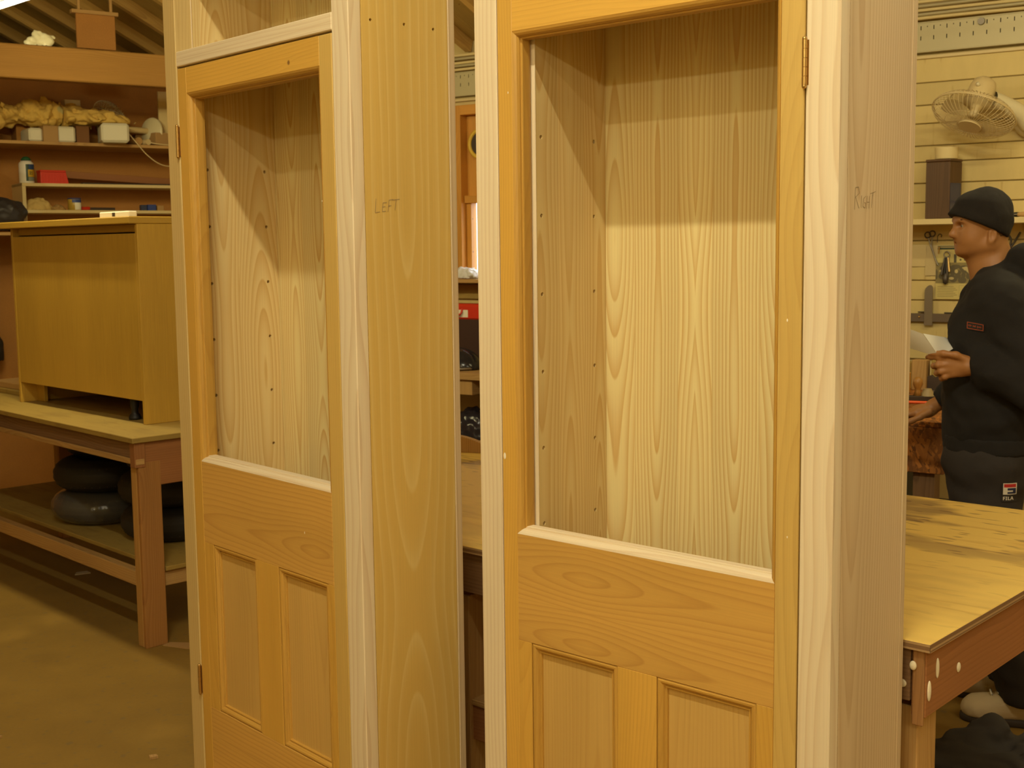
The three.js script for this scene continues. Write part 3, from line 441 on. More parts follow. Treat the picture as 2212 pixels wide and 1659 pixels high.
// ---------------------------------------------------------------- back wall: tray, pipes, shelf, fan, tools
const onWall = (s, h, off = 0) => { const q = wallPos(s, off); return [q[0], h, q[1]]; }, wallTurn = -WA;
function fanCage(R, depth, wires, wr = 0.0011) {
  const g = [at(ring(R, 0.0035, 64, 8)), at(ring(R * 0.62, wr, 48, 6), 0, 0, depth * 0.42), at(ring(R * 0.3, 0.002, 32, 6), 0, 0, depth * 0.5), at(ring(R * 0.66, wr, 48, 6), 0, 0, -depth * 0.42), at(ring(R * 0.985, 0.0022, 56, 6), 0, 0, -0.008)];
  for (let i = 0; i < wires; i++) { const a = i / wires * Math.PI * 2, c = Math.cos(a), s = Math.sin(a); for (const k of [1, -1]) g.push(tube([[c * R * 0.28, s * R * 0.28, k * depth * 0.5], [c * R * 0.66, s * R * 0.66, k * depth * 0.42], [c * R * 0.93, s * R * 0.93, k * depth * 0.2], [c * R, s * R, 0]], wr, 7, 4)); }
  return g;
}
function fanBlade(R) {
  const N = 10, K = 6, P = [], I = [];
  for (const off of [0, 0.0022]) for (let i = 0; i <= N; i++) for (let k = 0; k <= K; k++) { const r = mix(0.03, R, i / N), w = 0.75 * Math.sin(Math.PI * (0.22 + 0.6 * i / N)), a = mix(-w * 0.55, w * 0.6, k / K); P.push(r * Math.cos(a), r * Math.sin(a), 0.028 * (k / K - 0.5) + off); }
  const id = (o, i, k) => o * (N + 1) * (K + 1) + i * (K + 1) + k;
  for (let i = 0; i < N; i++) for (let k = 0; k < K; k++) { I.push(id(1, i, k), id(1, i + 1, k), id(1, i + 1, k + 1), id(1, i, k), id(1, i + 1, k + 1), id(1, i, k + 1), id(0, i, k), id(0, i + 1, k + 1), id(0, i + 1, k), id(0, i, k), id(0, i, k + 1), id(0, i + 1, k + 1)); }
  const edge = []; for (let i = 0; i <= N; i++) edge.push([i, 0]); for (let k = 1; k <= K; k++) edge.push([N, k]); for (let i = N - 1; i >= 0; i--) edge.push([i, K]); for (let k = K - 1; k >= 0; k--) edge.push([0, k]);
  for (let e = 0; e + 1 < edge.length; e++) { const [a, b] = [edge[e], edge[e + 1]]; I.push(id(0, ...a), id(0, ...b), id(1, ...b), id(0, ...a), id(1, ...b), id(1, ...a)); }
  const g = new THREE.BufferGeometry(); g.setAttribute('position', new THREE.Float32BufferAttribute(P, 3)); g.setAttribute('uv', new THREE.Float32BufferAttribute(new Float32Array(P.length / 3 * 2), 2)); g.setIndex(I); g.computeVertexNormals(); return g;
}
{
  // perforated cable tray: a real slotted plate with lips, in one long run
  const tray = thing('cable_tray', 'galvanised perforated cable tray running along the top of the back wall', 'cable tray', onWall(0, 2.53, 0.05), wallTurn);
  const sh = new THREE.Shape(), x0 = -5.0, x1 = 3.6; sh.moveTo(x0, 0); sh.lineTo(x1, 0); sh.lineTo(x1, 0.135); sh.lineTo(x0, 0.135);
  const slot = (x, y, w, h) => { const p = new THREE.Path(); p.moveTo(x - w, y - h); p.lineTo(x - w, y + h); p.lineTo(x + w, y + h); p.lineTo(x + w, y - h); sh.holes.push(p); };
  for (let x = -3.4; x < 0.9; x += 0.0625) { if (x > -2.7 && x < -0.4) continue; slot(x, 0.112, 0.0022, 0.010); slot(x, 0.063, 0.0022, 0.010); slot(x + 0.031, 0.118, 0.002, 0.003); }
  const plate = new THREE.ExtrudeGeometry(sh, { depth: 0.0015, bevelEnabled: false });
  part('perforated_plate', plate, M.galv, tray); part('tray_back', box(x0, x1, 0.01, 0.125, -0.028, -0.02, { g: 0, c: 0 }), M.dark, tray);
  part('tray_lip', [box(x0, x1, -0.006, 0.0, -0.045, 0.004, { g: 0, c: 0.001 }), box(x0, x1, 0.135, 0.141, -0.045, 0.004, { g: 0, c: 0.001 })], M.galv, tray);
  const under = part('mounting_rail', box(x0, x1, -0.034, -0.018, -0.05, -0.02, { g: 0, c: 0.002 }), M.fanPlastic, tray);
  single('light_switch', [at(new THREE.CylinderGeometry(0.016, 0.018, 0.014, 20), 0, 0, 0.007, Math.PI / 2)], M.steel, 'small round fitting on the face of the cable tray', 'fitting', onWall(0.075, 2.645, 0.0525), wallTurn);
  for (let i = 0; i < 5; i++) {
    const y = 2.683 + i * 0.0205, z = 0.07 + (i % 2) * 0.008, pts = []; for (let k = 0; k <= 14; k++) pts.push([-4.9 + k * 0.6, nz(k * 0.7, i * 3.1) * 0.008, nz(k * 0.5, i * 2.3, 4) * 0.006]);
    single('conduit', tube(pts, 0.0085, 60, 8), i % 2 ? M.galv : M.cream, ['lowest cable run above the tray on the back wall', 'second cable run up from the tray on the back wall', 'middle of the five cable runs above the tray', 'second cable run down from the roof above the tray', 'topmost cable run under the roof above the tray'][i], 'cable', onWall(0, y, z), wallTurn, 'cables clipped above the tray');
  }
  // shelf with its things
  const sf = thing('wall_shelf', 'cream painted shelf on the back wall behind the man', 'shelf', onWall(0, 1.677, 0), wallTurn);
  part('shelf_board', box(-0.9, 1.3, 0, 0.027, 0.018, 0.25, { g: 0 }), M.cream, sf); for (const x of [-0.7, 0.5, 1.1]) part('bracket', [box(x, x + 0.02, -0.16, 0, 0.018, 0.03), box(x, x + 0.02, -0.02, 0, 0.03, 0.2)], M.cream, sf);
  const bx = thing('storage_tin', 'tall dark brown upright box on the wall shelf with a white tub on top', 'box', onWall(-0.055, 1.7045, 0.16), wallTurn - 0.22);
  part('box_body', box(-0.062, 0.062, 0, 0.272, -0.062, 0.062, { c: 0.003 }), wood(T.darkLumber, 0.5, { color: new THREE.Color(0.55, 0.5, 0.45) }), bx);
  part('box_lid', box(-0.064, 0.064, 0.273, 0.285, -0.064, 0.064, { c: 0.003 }), mat([0.10, 0.045, 0.015], 0.5), bx); part('side_label', box(0.0622, 0.0632, 0.005, 0.17, -0.05, 0.055, { c: 0 }), mat([0.03, 0.035, 0.09], 0.15), bx, 'glossy dark blue side');
  single('plastic_tub', lathe([[0, 0], [0.05, 0], [0.053, 0.004], [0.055, 0.05], [0.056, 0.055], [0.054, 0.058], [0, 0.058]], 32), M.cream, 'round cream plastic tub standing on the dark upright box', 'tub', onWall(-0.045, 1.990, 0.16), wallTurn);
  const dr = (s, l, m, y) => { const g = thing('screwdriver', l, 'screwdriver', onWall(s, 1.7045, 0.19), wallTurn + 0.5); part('handle', at(lathe([[0, -0.045], [0.010, -0.043], [0.012, -0.02], [0.009, 0.0], [0.012, 0.02], [0.008, 0.045], [0, 0.047]], 14), 0, 0.0125, 0, 0, 0, Math.PI / 2), m, g); part('blade', rod([-0.045, 0.0125, 0], [-0.14, 0.0125, 0], 0.003), M.steel, g); };
  dr(0.27, 'black handled screwdriver on the wall shelf right of the man’s hat', M.black); dr(0.34, 'wooden handled screwdriver on the wall shelf at the right edge', M.lumber);
  // hanging things under the shelf
  const sc = thing('scissors', 'long handled scissors hanging on the wall under the shelf', 'scissors', onWall(-0.15, 1.64, 0.03), wallTurn);
  part('handle', [at(ring(0.014, 0.003, 24, 8), -0.011, -0.012, 0), at(ring(0.014, 0.003, 24, 8), 0.013, -0.006, 0.004)], M.darkSteel, sc);
  part('blade', tube([[-0.008, -0.026, 0], [0.006, -0.07, 0.001], [0.026, -0.12, 0.001], [0.046, -0.165, 0.001]], 0.003, 16, 6), M.steel, sc); part('blade', tube([[0.013, -0.02, 0.004], [0.012, -0.07, 0.004], [0.026, -0.12, 0.004], [0.043, -0.162, 0.004]], 0.0032, 16, 6), M.steel, sc);
  part('hook', rod([0.002, 0.004, -0.012], [0.002, 0.004, 0.012], 0.002), M.steel, sc);
  const pl = thing('pliers', 'dark pliers bunched on a hook below the scissors', 'pliers', onWall(-0.062, 1.53, 0.04), wallTurn);
  part('ring_handle', at(ring(0.014, 0.0028, 24, 8), 0, 0, 0), M.steel, pl); for (const [x, y, m] of [[-0.022, -0.1, M.darkSteel], [-0.008, -0.115, M.black], [0.006, -0.12, M.darkSteel], [0.016, -0.085, M.brass]]) part('shank', rod([x * 0.4, -0.015, 0], [x, y, 0.006], 0.004, 0.0065), m, pl);
  part('jaw', at(lathe([[0, -0.03], [0.012, -0.022], [0.015, 0], [0.008, 0.025], [0, 0.03]], 14), -0.002, -0.12, 0.006), M.darkSteel, pl);
  const hk = thing('hook_knife', 'small brass tipped tool on a hook right beside the man’s nose', 'tool', onWall(-0.105, 1.62, 0.035), wallTurn);
  part('hook', [tube([[-0.006, 0, 0], [0.004, 0.012, 0], [0.014, 0.006, 0], [0.012, -0.004, 0]], 0.0022, 14, 6), rod([-0.006, 0, 0], [-0.006, -0.03, 0], 0.002)], M.darkSteel, hk); part('tip', rod([0.004, -0.05, 0], [0.001, -0.085, 0], 0.004, 0.003), M.brass, hk);
  const tl = thing('wire_cutters', 'dark cutters hanging on the wall right of the man’s neck', 'cutters', onWall(0.25, 1.66, 0.035), wallTurn);
  part('handle', tube([[-0.03, -0.03, 0], [-0.012, -0.06, 0], [-0.02, -0.11, 0]], 0.005, 12, 8), M.darkSteel, tl); part('handle', tube([[0.03, -0.025, 0], [0.008, -0.065, 0], [-0.02, -0.11, 0]], 0.005, 12, 8), M.darkSteel, tl);
  // papers pinned on the wall
  const paperTex = (() => { const c = document.createElement('canvas'); c.width = 256; c.height = 384; const x = c.getContext('2d'); x.fillStyle = '#c9b873'; x.fillRect(0, 0, 256, 384); x.fillStyle = '#3b4632'; x.fillRect(0, 0, 256, 26); x.fillStyle = '#a8986a'; x.fillRect(0, 4, 256, 10);
    x.fillStyle = '#8a7c4e'; x.fillRect(0, 120, 256, 150); x.fillStyle = '#665c42'; for (let i = 0; i < 26; i++) { const a = R2() * 256, b = 140 + R2() * 110; x.beginPath(); x.ellipse(a, b, 10 + R2() * 22, 8 + R2() * 18, 0, 0, 7); x.fill(); } x.fillStyle = '#c4b27a'; for (let i = 0; i < 12; i++) { const a = R2() * 256, b = 150 + R2() * 90; x.beginPath(); x.ellipse(a, b, 6 + R2() * 14, 5 + R2() * 10, 0, 0, 7); x.fill(); }
    x.fillStyle = '#5a5240'; x.fillRect(120, 60, 18, 60); for (let i = 0; i < 3; i++) { x.beginPath(); x.arc(165 + i * 30, 100, 7, 0, 7); x.fill(); } x.fillStyle = '#7d7048'; for (let i = 0; i < 7; i++) x.fillRect(14, 292 + i * 12, 110 + (i % 3) * 12, 3); x.strokeStyle = '#7d7048'; x.strokeRect(160, 285, 80, 80); x.beginPath(); x.moveTo(170, 350); x.lineTo(200, 310); x.lineTo(225, 345); x.stroke();
    const t = new THREE.CanvasTexture(c); t.colorSpace = THREE.SRGBColorSpace; return t; })();
  const sheetGeo = (w, h) => { const g = new THREE.PlaneGeometry(w, h, 6, 6), P = g.attributes.position; for (let i = 0; i < P.count; i++) P.setZ(i, 0.002 * Math.sin(P.getX(i) * 40) * Math.sin(P.getY(i) * 30)); g.computeVertexNormals(); return g; };
  single('poster', sheetGeo(0.185, 0.265), wood(paperTex, 0.8, { side: THREE.DoubleSide }), 'printed leaflet with grey pictures pinned on the wall behind the pliers', 'poster', onWall(-0.025, 1.44, 0.027), wallTurn);
  const plain = mat([0.60, 0.47, 0.22], 0.8, { side: THREE.DoubleSide });
  single('note_paper', sheetGeo(0.075, 0.11), plain, 'plain yellowed paper on the wall nearest the right bookcase', 'paper', onWall(-0.205, 1.525, 0.026), wallTurn);
  single('note_paper', sheetGeo(0.06, 0.15), mat([0.54, 0.42, 0.2], 0.8, { side: THREE.DoubleSide }), 'narrow yellowed paper pinned left of the printed leaflet', 'paper', onWall(-0.14, 1.5, 0.0265), wallTurn);
  const rk = thing('tool_rack', 'dark magnetic bar screwed along the wall below the leaflet', 'rack', onWall(-0.1, 1.192, 0.024), wallTurn);
  part('bar', box(-0.4, 0.5, 0, 0.042, 0, 0.018, { g: 0 }), mat([0.13, 0.09, 0.055], 0.6), rk); for (const x of [-0.3, -0.09, 0.12]) part('screw', at(new THREE.SphereGeometry(0.006, 10, 8), x, 0.025, 0.018), M.brass, rk);
  part('edge_tool', box(-0.1, -0.03, 0.046, 0.052, 0.0, 0.012), M.darkSteel, rk); part('edge_tool', box(0.03, 0.14, 0.043, 0.05, 0, 0.012), M.darkSteel, rk);
  const bs = new THREE.Shape(); bs.moveTo(-0.02, 0); bs.lineTo(0.02, 0); bs.lineTo(0.018, 0.19); bs.quadraticCurveTo(0.014, 0.205, 0.0, 0.2); bs.quadraticCurveTo(-0.018, 0.19, -0.02, 0.17); bs.closePath();
  single('cabinet_scraper', new THREE.ExtrudeGeometry(bs, { depth: 0.003, bevelEnabled: true, bevelSize: 0.001, bevelThickness: 0.001, bevelSegments: 1 }), M.steel, 'flat grey steel blade standing on the dark magnetic bar', 'blade', onWall(-0.145, 1.175, 0.039), wallTurn);
  // wall fan
  const f = thing('wall_fan', 'dusty cream wall fan tilted downwards on the painted board wall', 'fan', onWall(0.28, 2.16, 0.02), wallTurn);
  part('wall_plate', at(lathe([[0, 0], [0.075, 0], [0.08, 0.012], [0.07, 0.05], [0.04, 0.085], [0, 0.09]], 32), 0.03, 0, 0, Math.PI / 2), M.fanWhite, f);
  part('arm', tube([[0.03, -0.02, 0.07], [0.0, 0.03, 0.12], [-0.06, 0.07, 0.19], [-0.1, 0.09, 0.24]], 0.04, 20, 14), M.fanWhite, f);
  const head = new THREE.Group(); head.name = 'fan_head'; f.add(head); head.position.set(-0.165, 0.02, 0.3); head.rotation.set(0.98, 0.0, -0.2, 'YXZ');
  head.rotation.set(1.12, -0.1, -0.14, 'ZYX');
  part('cage', fanCage(0.19, 0.12, 52, 0.0015), M.fanPlastic, head); part('hub_badge', at(new THREE.CylinderGeometry(0.052, 0.056, 0.008, 28), 0, 0, 0.062, Math.PI / 2), M.fanPlastic, head);
  for (let i = 0; i < 3; i++) part('blade', at(fanBlade(0.15), 0, 0, 0, 0, 0, i * Math.PI * 2 / 3 + 0.4), mat([0.58, 0.46, 0.22], 0.35), head);
  part('motor_housing', at(lathe([[0, -0.19], [0.03, -0.187], [0.052, -0.17], [0.06, -0.14], [0.064, -0.07], [0.066, -0.05], [0.03, -0.045], [0.02, -0.02], [0.025, 0.012], [0, 0.014]].map(q => [q[0], q[1]]), 32), 0, 0, 0, Math.PI / 2), M.fanPlastic, head);
  part('knob', at(lathe([[0, 0], [0.009, 0], [0.008, 0.016], [0, 0.017]], 14), 0, 0.06, -0.12, 0), M.fanWhite, head);
}
{
  // back workbench in front of the man, with its clutter
  const p = [1.585, 0, -4.5], tn = -WA, on = local(p, tn), t = thing('workbench', 'workbench with a flaky OSB apron beside the man', 'workbench', p, tn);
  part('worktop', box(-1.7, 0.0, 0.915, 0.935, -1.25, 0, { g: 0 }), M.osb, t); part('apron', box(-1.7, -0.002, 0.742, 0.914, -0.022, -0.001, { g: 0 }), M.osb, t);
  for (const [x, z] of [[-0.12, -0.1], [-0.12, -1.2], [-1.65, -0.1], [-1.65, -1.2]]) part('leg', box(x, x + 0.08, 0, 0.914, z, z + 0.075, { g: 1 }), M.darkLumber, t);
  part('lower_shelf', box(-1.6, -0.05, 0.4, 0.42, -1.15, -0.03, { g: 0 }), M.dark, t);
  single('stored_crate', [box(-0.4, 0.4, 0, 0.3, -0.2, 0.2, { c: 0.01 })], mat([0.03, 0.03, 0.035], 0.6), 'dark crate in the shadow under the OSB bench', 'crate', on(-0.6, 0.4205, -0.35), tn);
  const Y = 0.9355;
  const pb = (l, x, z, w, h, d, m, a = 0) => single('wood_block', box(-w / 2, w / 2, 0, h, -d / 2, d / 2, { g: 1 }), m, l, 'block', on(x, Y, z), tn + a);
  pb('pale wood block nearest the right bookcase on the OSB bench', -0.45, -1.03, 0.09, 0.12, 0.08, M.plyClean, 0.2); pb('taller pale wood block behind the hand plane', -0.37, -1.0, 0.065, 0.135, 0.06, M.lumber); pb('thin pale upright offcut right of the taller block', -0.305, -1.02, 0.035, 0.135, 0.08, M.plyClean, 0.1); pb('square orange-brown block by the bookcase edge on the OSB bench', -0.4, -0.84, 0.05, 0.09, 0.05, M.orange);
  const v = thing('bench_jaw', 'small dark notched iron jaw on the bench by the man’s sleeve', 'vice', on(-0.285, Y, -0.93), tn + 0.1);
  const js = new THREE.Shape(); js.moveTo(-0.029, 0); js.lineTo(0.029, 0); js.lineTo(0.029, 0.07); js.lineTo(0.013, 0.075); js.quadraticCurveTo(0, 0.057, -0.013, 0.075); js.lineTo(-0.029, 0.07); js.closePath();
  part('jaw_plate', new THREE.ExtrudeGeometry(js, { depth: 0.03, bevelSize: 0.002, bevelThickness: 0.002, bevelSegments: 1 }), M.dark, v); part('jaw_rim', box(-0.03, 0.03, 0.0, 0.012, 0.034, 0.05), M.steel, v);
  const pln = thing('hand_plane', 'hand plane with a round wooden knob on the OSB bench', 'plane', on(-0.26, Y, -0.6), tn + 0.5);
  part('sole', box(-0.1, 0.06, 0, 0.022, -0.025, 0.025, { c: 0.003 }), M.dark, pln); part('knob', at(lathe([[0, 0], [0.018, 0], [0.012, 0.02], [0.013, 0.03], [0.021, 0.05], [0.019, 0.068], [0.008, 0.078], [0, 0.079]], 20), -0.01, 0.022, 0), wood(T.lumber, 0.4, { color: new THREE.Color(0.8, 0.65, 0.4) }), pln);
  part('frog', at(new THREE.CylinderGeometry(0.016, 0.03, 0.03, 16), 0.03, 0.036, 0), mat([0.35, 0.27, 0.13], 0.5), pln); part('grip', tube([[-0.08, 0.02, 0], [-0.085, 0.06, 0], [-0.07, 0.09, 0]], 0.014, 12, 10), M.blue, pln);
  single('carpenter_pencil', at(new THREE.CylinderGeometry(0.006, 0.006, 0.11, 8), 0, 0.0062, 0, 0, 0, Math.PI / 2), mat([0.9, 0.13, 0.02], 0.4), 'bright orange pencil lying on the bench by the resting hand', 'pencil', on(-0.228, Y, -0.5), tn + 0.2);
}
{
  // what shows in the gap between the bookcases: sill things and a far bench below the window
  single('plastic_bag', surfaceNets((x, y, z) => Math.hypot(x / 0.09, y / 0.05, z / 0.06) * 0.05 - 0.05 + 0.014 * nz(x * 30, y * 30, z * 30) + 0.006 * nz(x * 80, y * 80, z * 80), [-0.12, -0.02, -0.09], [0.12, 0.09, 0.09], 0.006), mat([0.72, 0.72, 0.70], 0.3), 'crumpled grey-white plastic bag on the window sill', 'bag', onWall(-2.95, 1.42, 0.13), wallTurn);
  const d = thing('wall_clock', 'round dark disc with a yellow rim on the orange window board', 'clock', onWall(-2.9, 2.23, 0.012), wallTurn); part('rim', at(ring(0.085, 0.013, 40, 10), 0, 0, 0.006), mat([0.65, 0.42, 0.04], 0.5), d); part('face', at(new THREE.CylinderGeometry(0.078, 0.078, 0.012, 36), 0, 0, 0.002, Math.PI / 2), M.dark, d);
  single('ledge_board', box(-0.5, 0.5, 0, 0.09, 0, 0.02, { g: 0 }), M.plyClean, 'cream board fixed below the window sill', 'board', onWall(-2.9, 1.27, 0.021), wallTurn);
  const p = onWall(-2.2, 0, 0.62), on = local(p, wallTurn), t = thing('workbench', 'bench under the window seen through the gap between the bookcases', 'workbench', p, wallTurn);
  part('worktop', box(-1.6, 0.6, 0.83, 0.868, -0.58, 0, { g: 0 }), M.lumber, t); for (const [x, z] of [[-1.5, -0.1], [0.45, -0.1], [-1.5, -0.5], [0.45, -0.5]]) part('leg', box(x, x + 0.08, 0, 0.83, z, z + 0.08, { g: 1 }), M.darkLumber, t);
  part('bearer', box(-0.56, -0.38, 0.74, 0.829, -0.2, -0.02, { g: 2 }), M.lumber, t); part('lower_shelf', box(-1.5, 0.5, 0.3, 0.32, -0.55, -0.05, { g: 0 }), M.darkLumber, t);
  const rb = thing('red_case', 'red case standing at the back of the far bench', 'case', on(-0.72, 0.8685, -0.42), wallTurn); part('case_body', box(-0.2, 0.2, 0, 0.37, -0.06, 0.06, { c: 0.015 }), mat([0.05, 0.02, 0.012], 0.6), rb); part('case_lid', box(-0.205, 0.205, 0.28, 0.38, -0.065, 0.068, { c: 0.015 }), M.plasticRed, rb); part('handle', tube([[-0.04, 0.35, 0.07], [-0.035, 0.32, 0.085], [0.035, 0.32, 0.085], [0.04, 0.35, 0.07]], 0.006, 16, 8), M.plasticRed, rb); part('print', box(0.0, 0.08, 0.30, 0.345, 0.0685, 0.0695, { c: 0 }), M.paper, rb);
  const hm = thing('welding_visor', 'dark shiny domed visor on the far bench', 'visor', on(-0.6, 0.8685, -0.2), wallTurn); part('shell', surfaceNets((x, y, z) => Math.max(Math.hypot(x / 0.15, y / 0.13, z / 0.12) * 0.12 - 0.12, -y), [-0.17, -0.01, -0.14], [0.17, 0.15, 0.14], 0.01), mat([0.02, 0.02, 0.025], 0.15), hm); part('brim', at(ring(0.135, 0.008, 40, 8), 0, 0.012, 0, Math.PI / 2), M.steel, hm);
  single('plastic_sack', surfaceNets((x, y, z) => Math.hypot(x / 0.16, (y - 0.15) / 0.17, z / 0.12) * 0.12 - 0.12 + 0.02 * nz(x * 22, y * 18, z * 22), [-0.2, 0.0, -0.16], [0.2, 0.36, 0.16], 0.01), mat([0.03, 0.025, 0.03], 0.2), 'dark shiny sack on the low shelf of the far bench', 'sack', on(-0.5, 0.3205, -0.2), wallTurn);
  const mb = local([0.76, 0, -2.226], -0.735), ck = thing('curved_offcut', 'curved wooden offcut lying on the middle bench between the bookcases', 'offcut', mb(-2.15, 0.8645, -1.02), -0.3);
  const cs = new THREE.Shape(); cs.moveTo(-0.16, 0); cs.lineTo(0.16, 0); cs.lineTo(0.16, 0.05); cs.quadraticCurveTo(0.1, 0.012, 0.03, 0.04); cs.quadraticCurveTo(-0.06, 0.075, -0.16, 0.05); cs.closePath(); part('profile_board', new THREE.ExtrudeGeometry(cs, { depth: 0.025, bevelSize: 0.001, bevelThickness: 0.001, bevelSegments: 1 }), M.lumber, ck);
}
// ---------------------------------------------------------------- shelves on the left gable wall
const onGable = (s, h, off = 0) => { const q = gablePos(s, off); return [q[0], h, q[1]]; }, gableTurn = -GA;
{
  const hi = thing('wall_shelf', 'long high board shelf on the left wall heaped with dust sheets', 'shelf', onGable(0, 2.258, 0), gableTurn);
  part('shelf_board', box(-2.2, 0.8, 0, 0.02, 0.01, 0.45, { g: 0 }), M.lumber, hi); for (const x of [-1.8, -0.66, 0.6]) part('bracket', box(x, x + 0.03, -0.05, 0, 0.01, 0.4, { g: 2 }), M.darkLumber, hi);
  const un = thing('shelf_unit', 'cream open shelf unit on the left wall below the high shelf', 'shelf unit', onGable(0, 1.55, 0.3), gableTurn);
  part('side_panel', box(-0.475, -0.452, 0, 0.478, -0.28, 0, { g: 1 }), M.cream, un); part('side_panel', box(0.78, 0.803, 0, 0.478, -0.28, 0, { g: 1 }), M.cream, un); part('top_board', box(-0.475, 0.803, 0.4585, 0.4785, -0.28, 0.002, { g: 0 }), M.cream, un); part('shelf_board', box(-0.452, 0.78, 0.291, 0.311, -0.28, -0.002, { g: 0 }), M.cream, un); part('shelf_board', box(-0.452, 0.78, 0.02, 0.04, -0.28, -0.002, { g: 0 }), M.cream, un);
  const Y1 = 2.029, Y2 = 1.8615;
  const b = thing('glue_bottle', 'white bottle with green cap and green label on the shelf unit', 'bottle', onGable(-0.425, Y1, 0.22), gableTurn);
  part('bottle_body', lathe([[0, 0], [0.043, 0], [0.046, 0.004], [0.046, 0.115], [0.043, 0.128], [0.034, 0.136], [0.032, 0.142], [0, 0.142]], 32), M.white, b); part('cap', lathe([[0, 0.142], [0.031, 0.142], [0.03, 0.152], [0.02, 0.163], [0.012, 0.168], [0, 0.168]], 24), M.green, b);
  const lt = (() => { const c = document.createElement('canvas'); c.width = 128; c.height = 128; const x = c.getContext('2d'); x.fillStyle = '#17351c'; x.fillRect(0, 0, 128, 128); x.fillStyle = '#25406a'; x.fillRect(30, 0, 98, 44); x.fillStyle = '#c9a227'; x.fillRect(22, 40, 98, 56); x.fillStyle = '#3d4a2a'; x.font = 'bold 40px serif'; x.fillText('RS', 34, 82); x.fillStyle = '#7f8a80'; x.fillRect(24, 98, 96, 30); const t = new THREE.CanvasTexture(c); t.colorSpace = THREE.SRGBColorSpace; return t; })();
  part('label', at(new THREE.CylinderGeometry(0.0466, 0.0466, 0.105, 20, 1, true, -0.3, 1.6), 0, 0.066, 0), wood(lt, 0.5), b, 'green, blue and yellow label');
  const tr = thing('parts_bin', 'red plastic parts bin on the shelf unit beside the bottle', 'bin', onGable(-0.275, Y1, 0.2), gableTurn);
  const bin = new THREE.Shape(); bin.moveTo(-0.08, 0); bin.lineTo(0.088, 0); bin.lineTo(0.07, 0.078); bin.lineTo(-0.08, 0.078); bin.closePath(); part('bin_body', new THREE.ExtrudeGeometry(bin, { depth: 0.09, bevelSize: 0.003, bevelThickness: 0.003, bevelSegments: 2 }), M.plasticRed, tr); for (let i = 0; i < 8; i++) part('rib', box(-0.07 + i * 0.018, -0.067 + i * 0.018, 0.006, 0.062, 0.0925, 0.0955, { c: 0.0005 }), M.plasticRed, tr); part('rim', box(-0.086, 0.074, 0.07, 0.083, -0.006, 0.099, { c: 0.003 }), M.plasticRed, tr);
  single('plank', box(-0.38, 0.38, 0, 0.045, -0.01, 0.01, { g: 0 }), M.redLumber, 'brown plank lying tilted along the top of the shelf unit', 'plank', onGable(0.2, 2.055, 0.12), gableTurn).rotation.z = -0.05;
  single('saw_blade', at(box(-0.3, 0.3, 0, 0.012, -0.03, 0.03, { g: 0 })), M.dark, 'dark flat strip in front of the tilted plank', 'strip', onGable(0.22, Y1, 0.2), gableTurn);
  const tin = thing('paint_tin', 'small blue and yellow tin on the lower shelf of the unit', 'tin', onGable(-0.132, Y2, 0.2), gableTurn);
  part('tin_body', lathe([[0, 0], [0.041, 0], [0.041, 0.072], [0, 0.072]], 28), mat([0.5, 0.33, 0.05], 0.4), tin); part('lid', lathe([[0, 0.072], [0.042, 0.072], [0.042, 0.079], [0.036, 0.077], [0, 0.077]], 28), M.blue, tin); part('label', at(new THREE.CylinderGeometry(0.0416, 0.0416, 0.06, 16, 1, true, -0.2, 1.3), 0, 0.034, 0), M.paper, tin); part('label_band', at(new THREE.CylinderGeometry(0.0419, 0.0419, 0.02, 20, 1, true, -0.6, 1.9), 0, 0.06, 0), M.blue, tin);
  const blob = (rx, ry, rz, amp, fr, cell = 0.006, sx = 0) => surfaceNets((x, y, z) => Math.max(Math.hypot(x / rx, y / ry, z / rz) * Math.min(rx, ry, rz) - Math.min(rx, ry, rz) + amp * nz(x * fr + sx, y * fr, z * fr) + amp * 0.5 * nz(x * fr * 2.3, y * fr * 2.3 + sx, z * fr * 2.3), -y), [-rx * 1.3, -0.01, -rz * 1.3], [rx * 1.3, ry * 1.3, rz * 1.3], cell);
  single('rag', blob(0.085, 0.075, 0.06, 0.012, 26), mat([0.62, 0.45, 0.16], 0.9), 'yellowish rolled cloth at the left end of the lower shelf', 'rag', onGable(-0.36, Y2, 0.2), gableTurn);
  single('rag', blob(0.05, 0.034, 0.04, 0.008, 40, 0.005, 5), mat([0.42, 0.26, 0.09], 0.9), 'small brown rag between the rolled cloth and the tin', 'rag', onGable(-0.235, Y2, 0.19), gableTurn);
  const fl = thing('file', 'dark file with red handle lying behind the tin', 'file', onGable(-0.01, Y2, 0.14), gableTurn + 0.1); part('blade', box(-0.02, 0.16, 0.004, 0.022, -0.01, 0.01), M.dark, fl); part('handle', at(lathe([[0, -0.04], [0.013, -0.038], [0.011, 0], [0.014, 0.03], [0, 0.035]], 14), -0.05, 0.0145, 0, 0, 0, Math.PI / 2), M.plasticRed, fl);
  single('small_box', box(-0.028, 0.028, 0, 0.042, -0.02, 0.02), M.blue, 'dark blue small carton at the right end of the lower shelf', 'box', onGable(0.378, Y2, 0.18), gableTurn); single('small_box', box(-0.022, 0.022, 0, 0.036, -0.02, 0.02), M.card, 'tan small carton beside the dark blue one', 'box', onGable(0.437, Y2, 0.18), gableTurn); single('small_box', box(-0.02, 0.02, 0, 0.04, -0.02, 0.02), mat([0.03, 0.04, 0.09], 0.4), 'navy small carton left of the dark blue one', 'box', onGable(0.327, Y2, 0.17), gableTurn);
  // high shelf: dust sheets over foam packing, a desk fan, cables
  const YS = 2.2785;
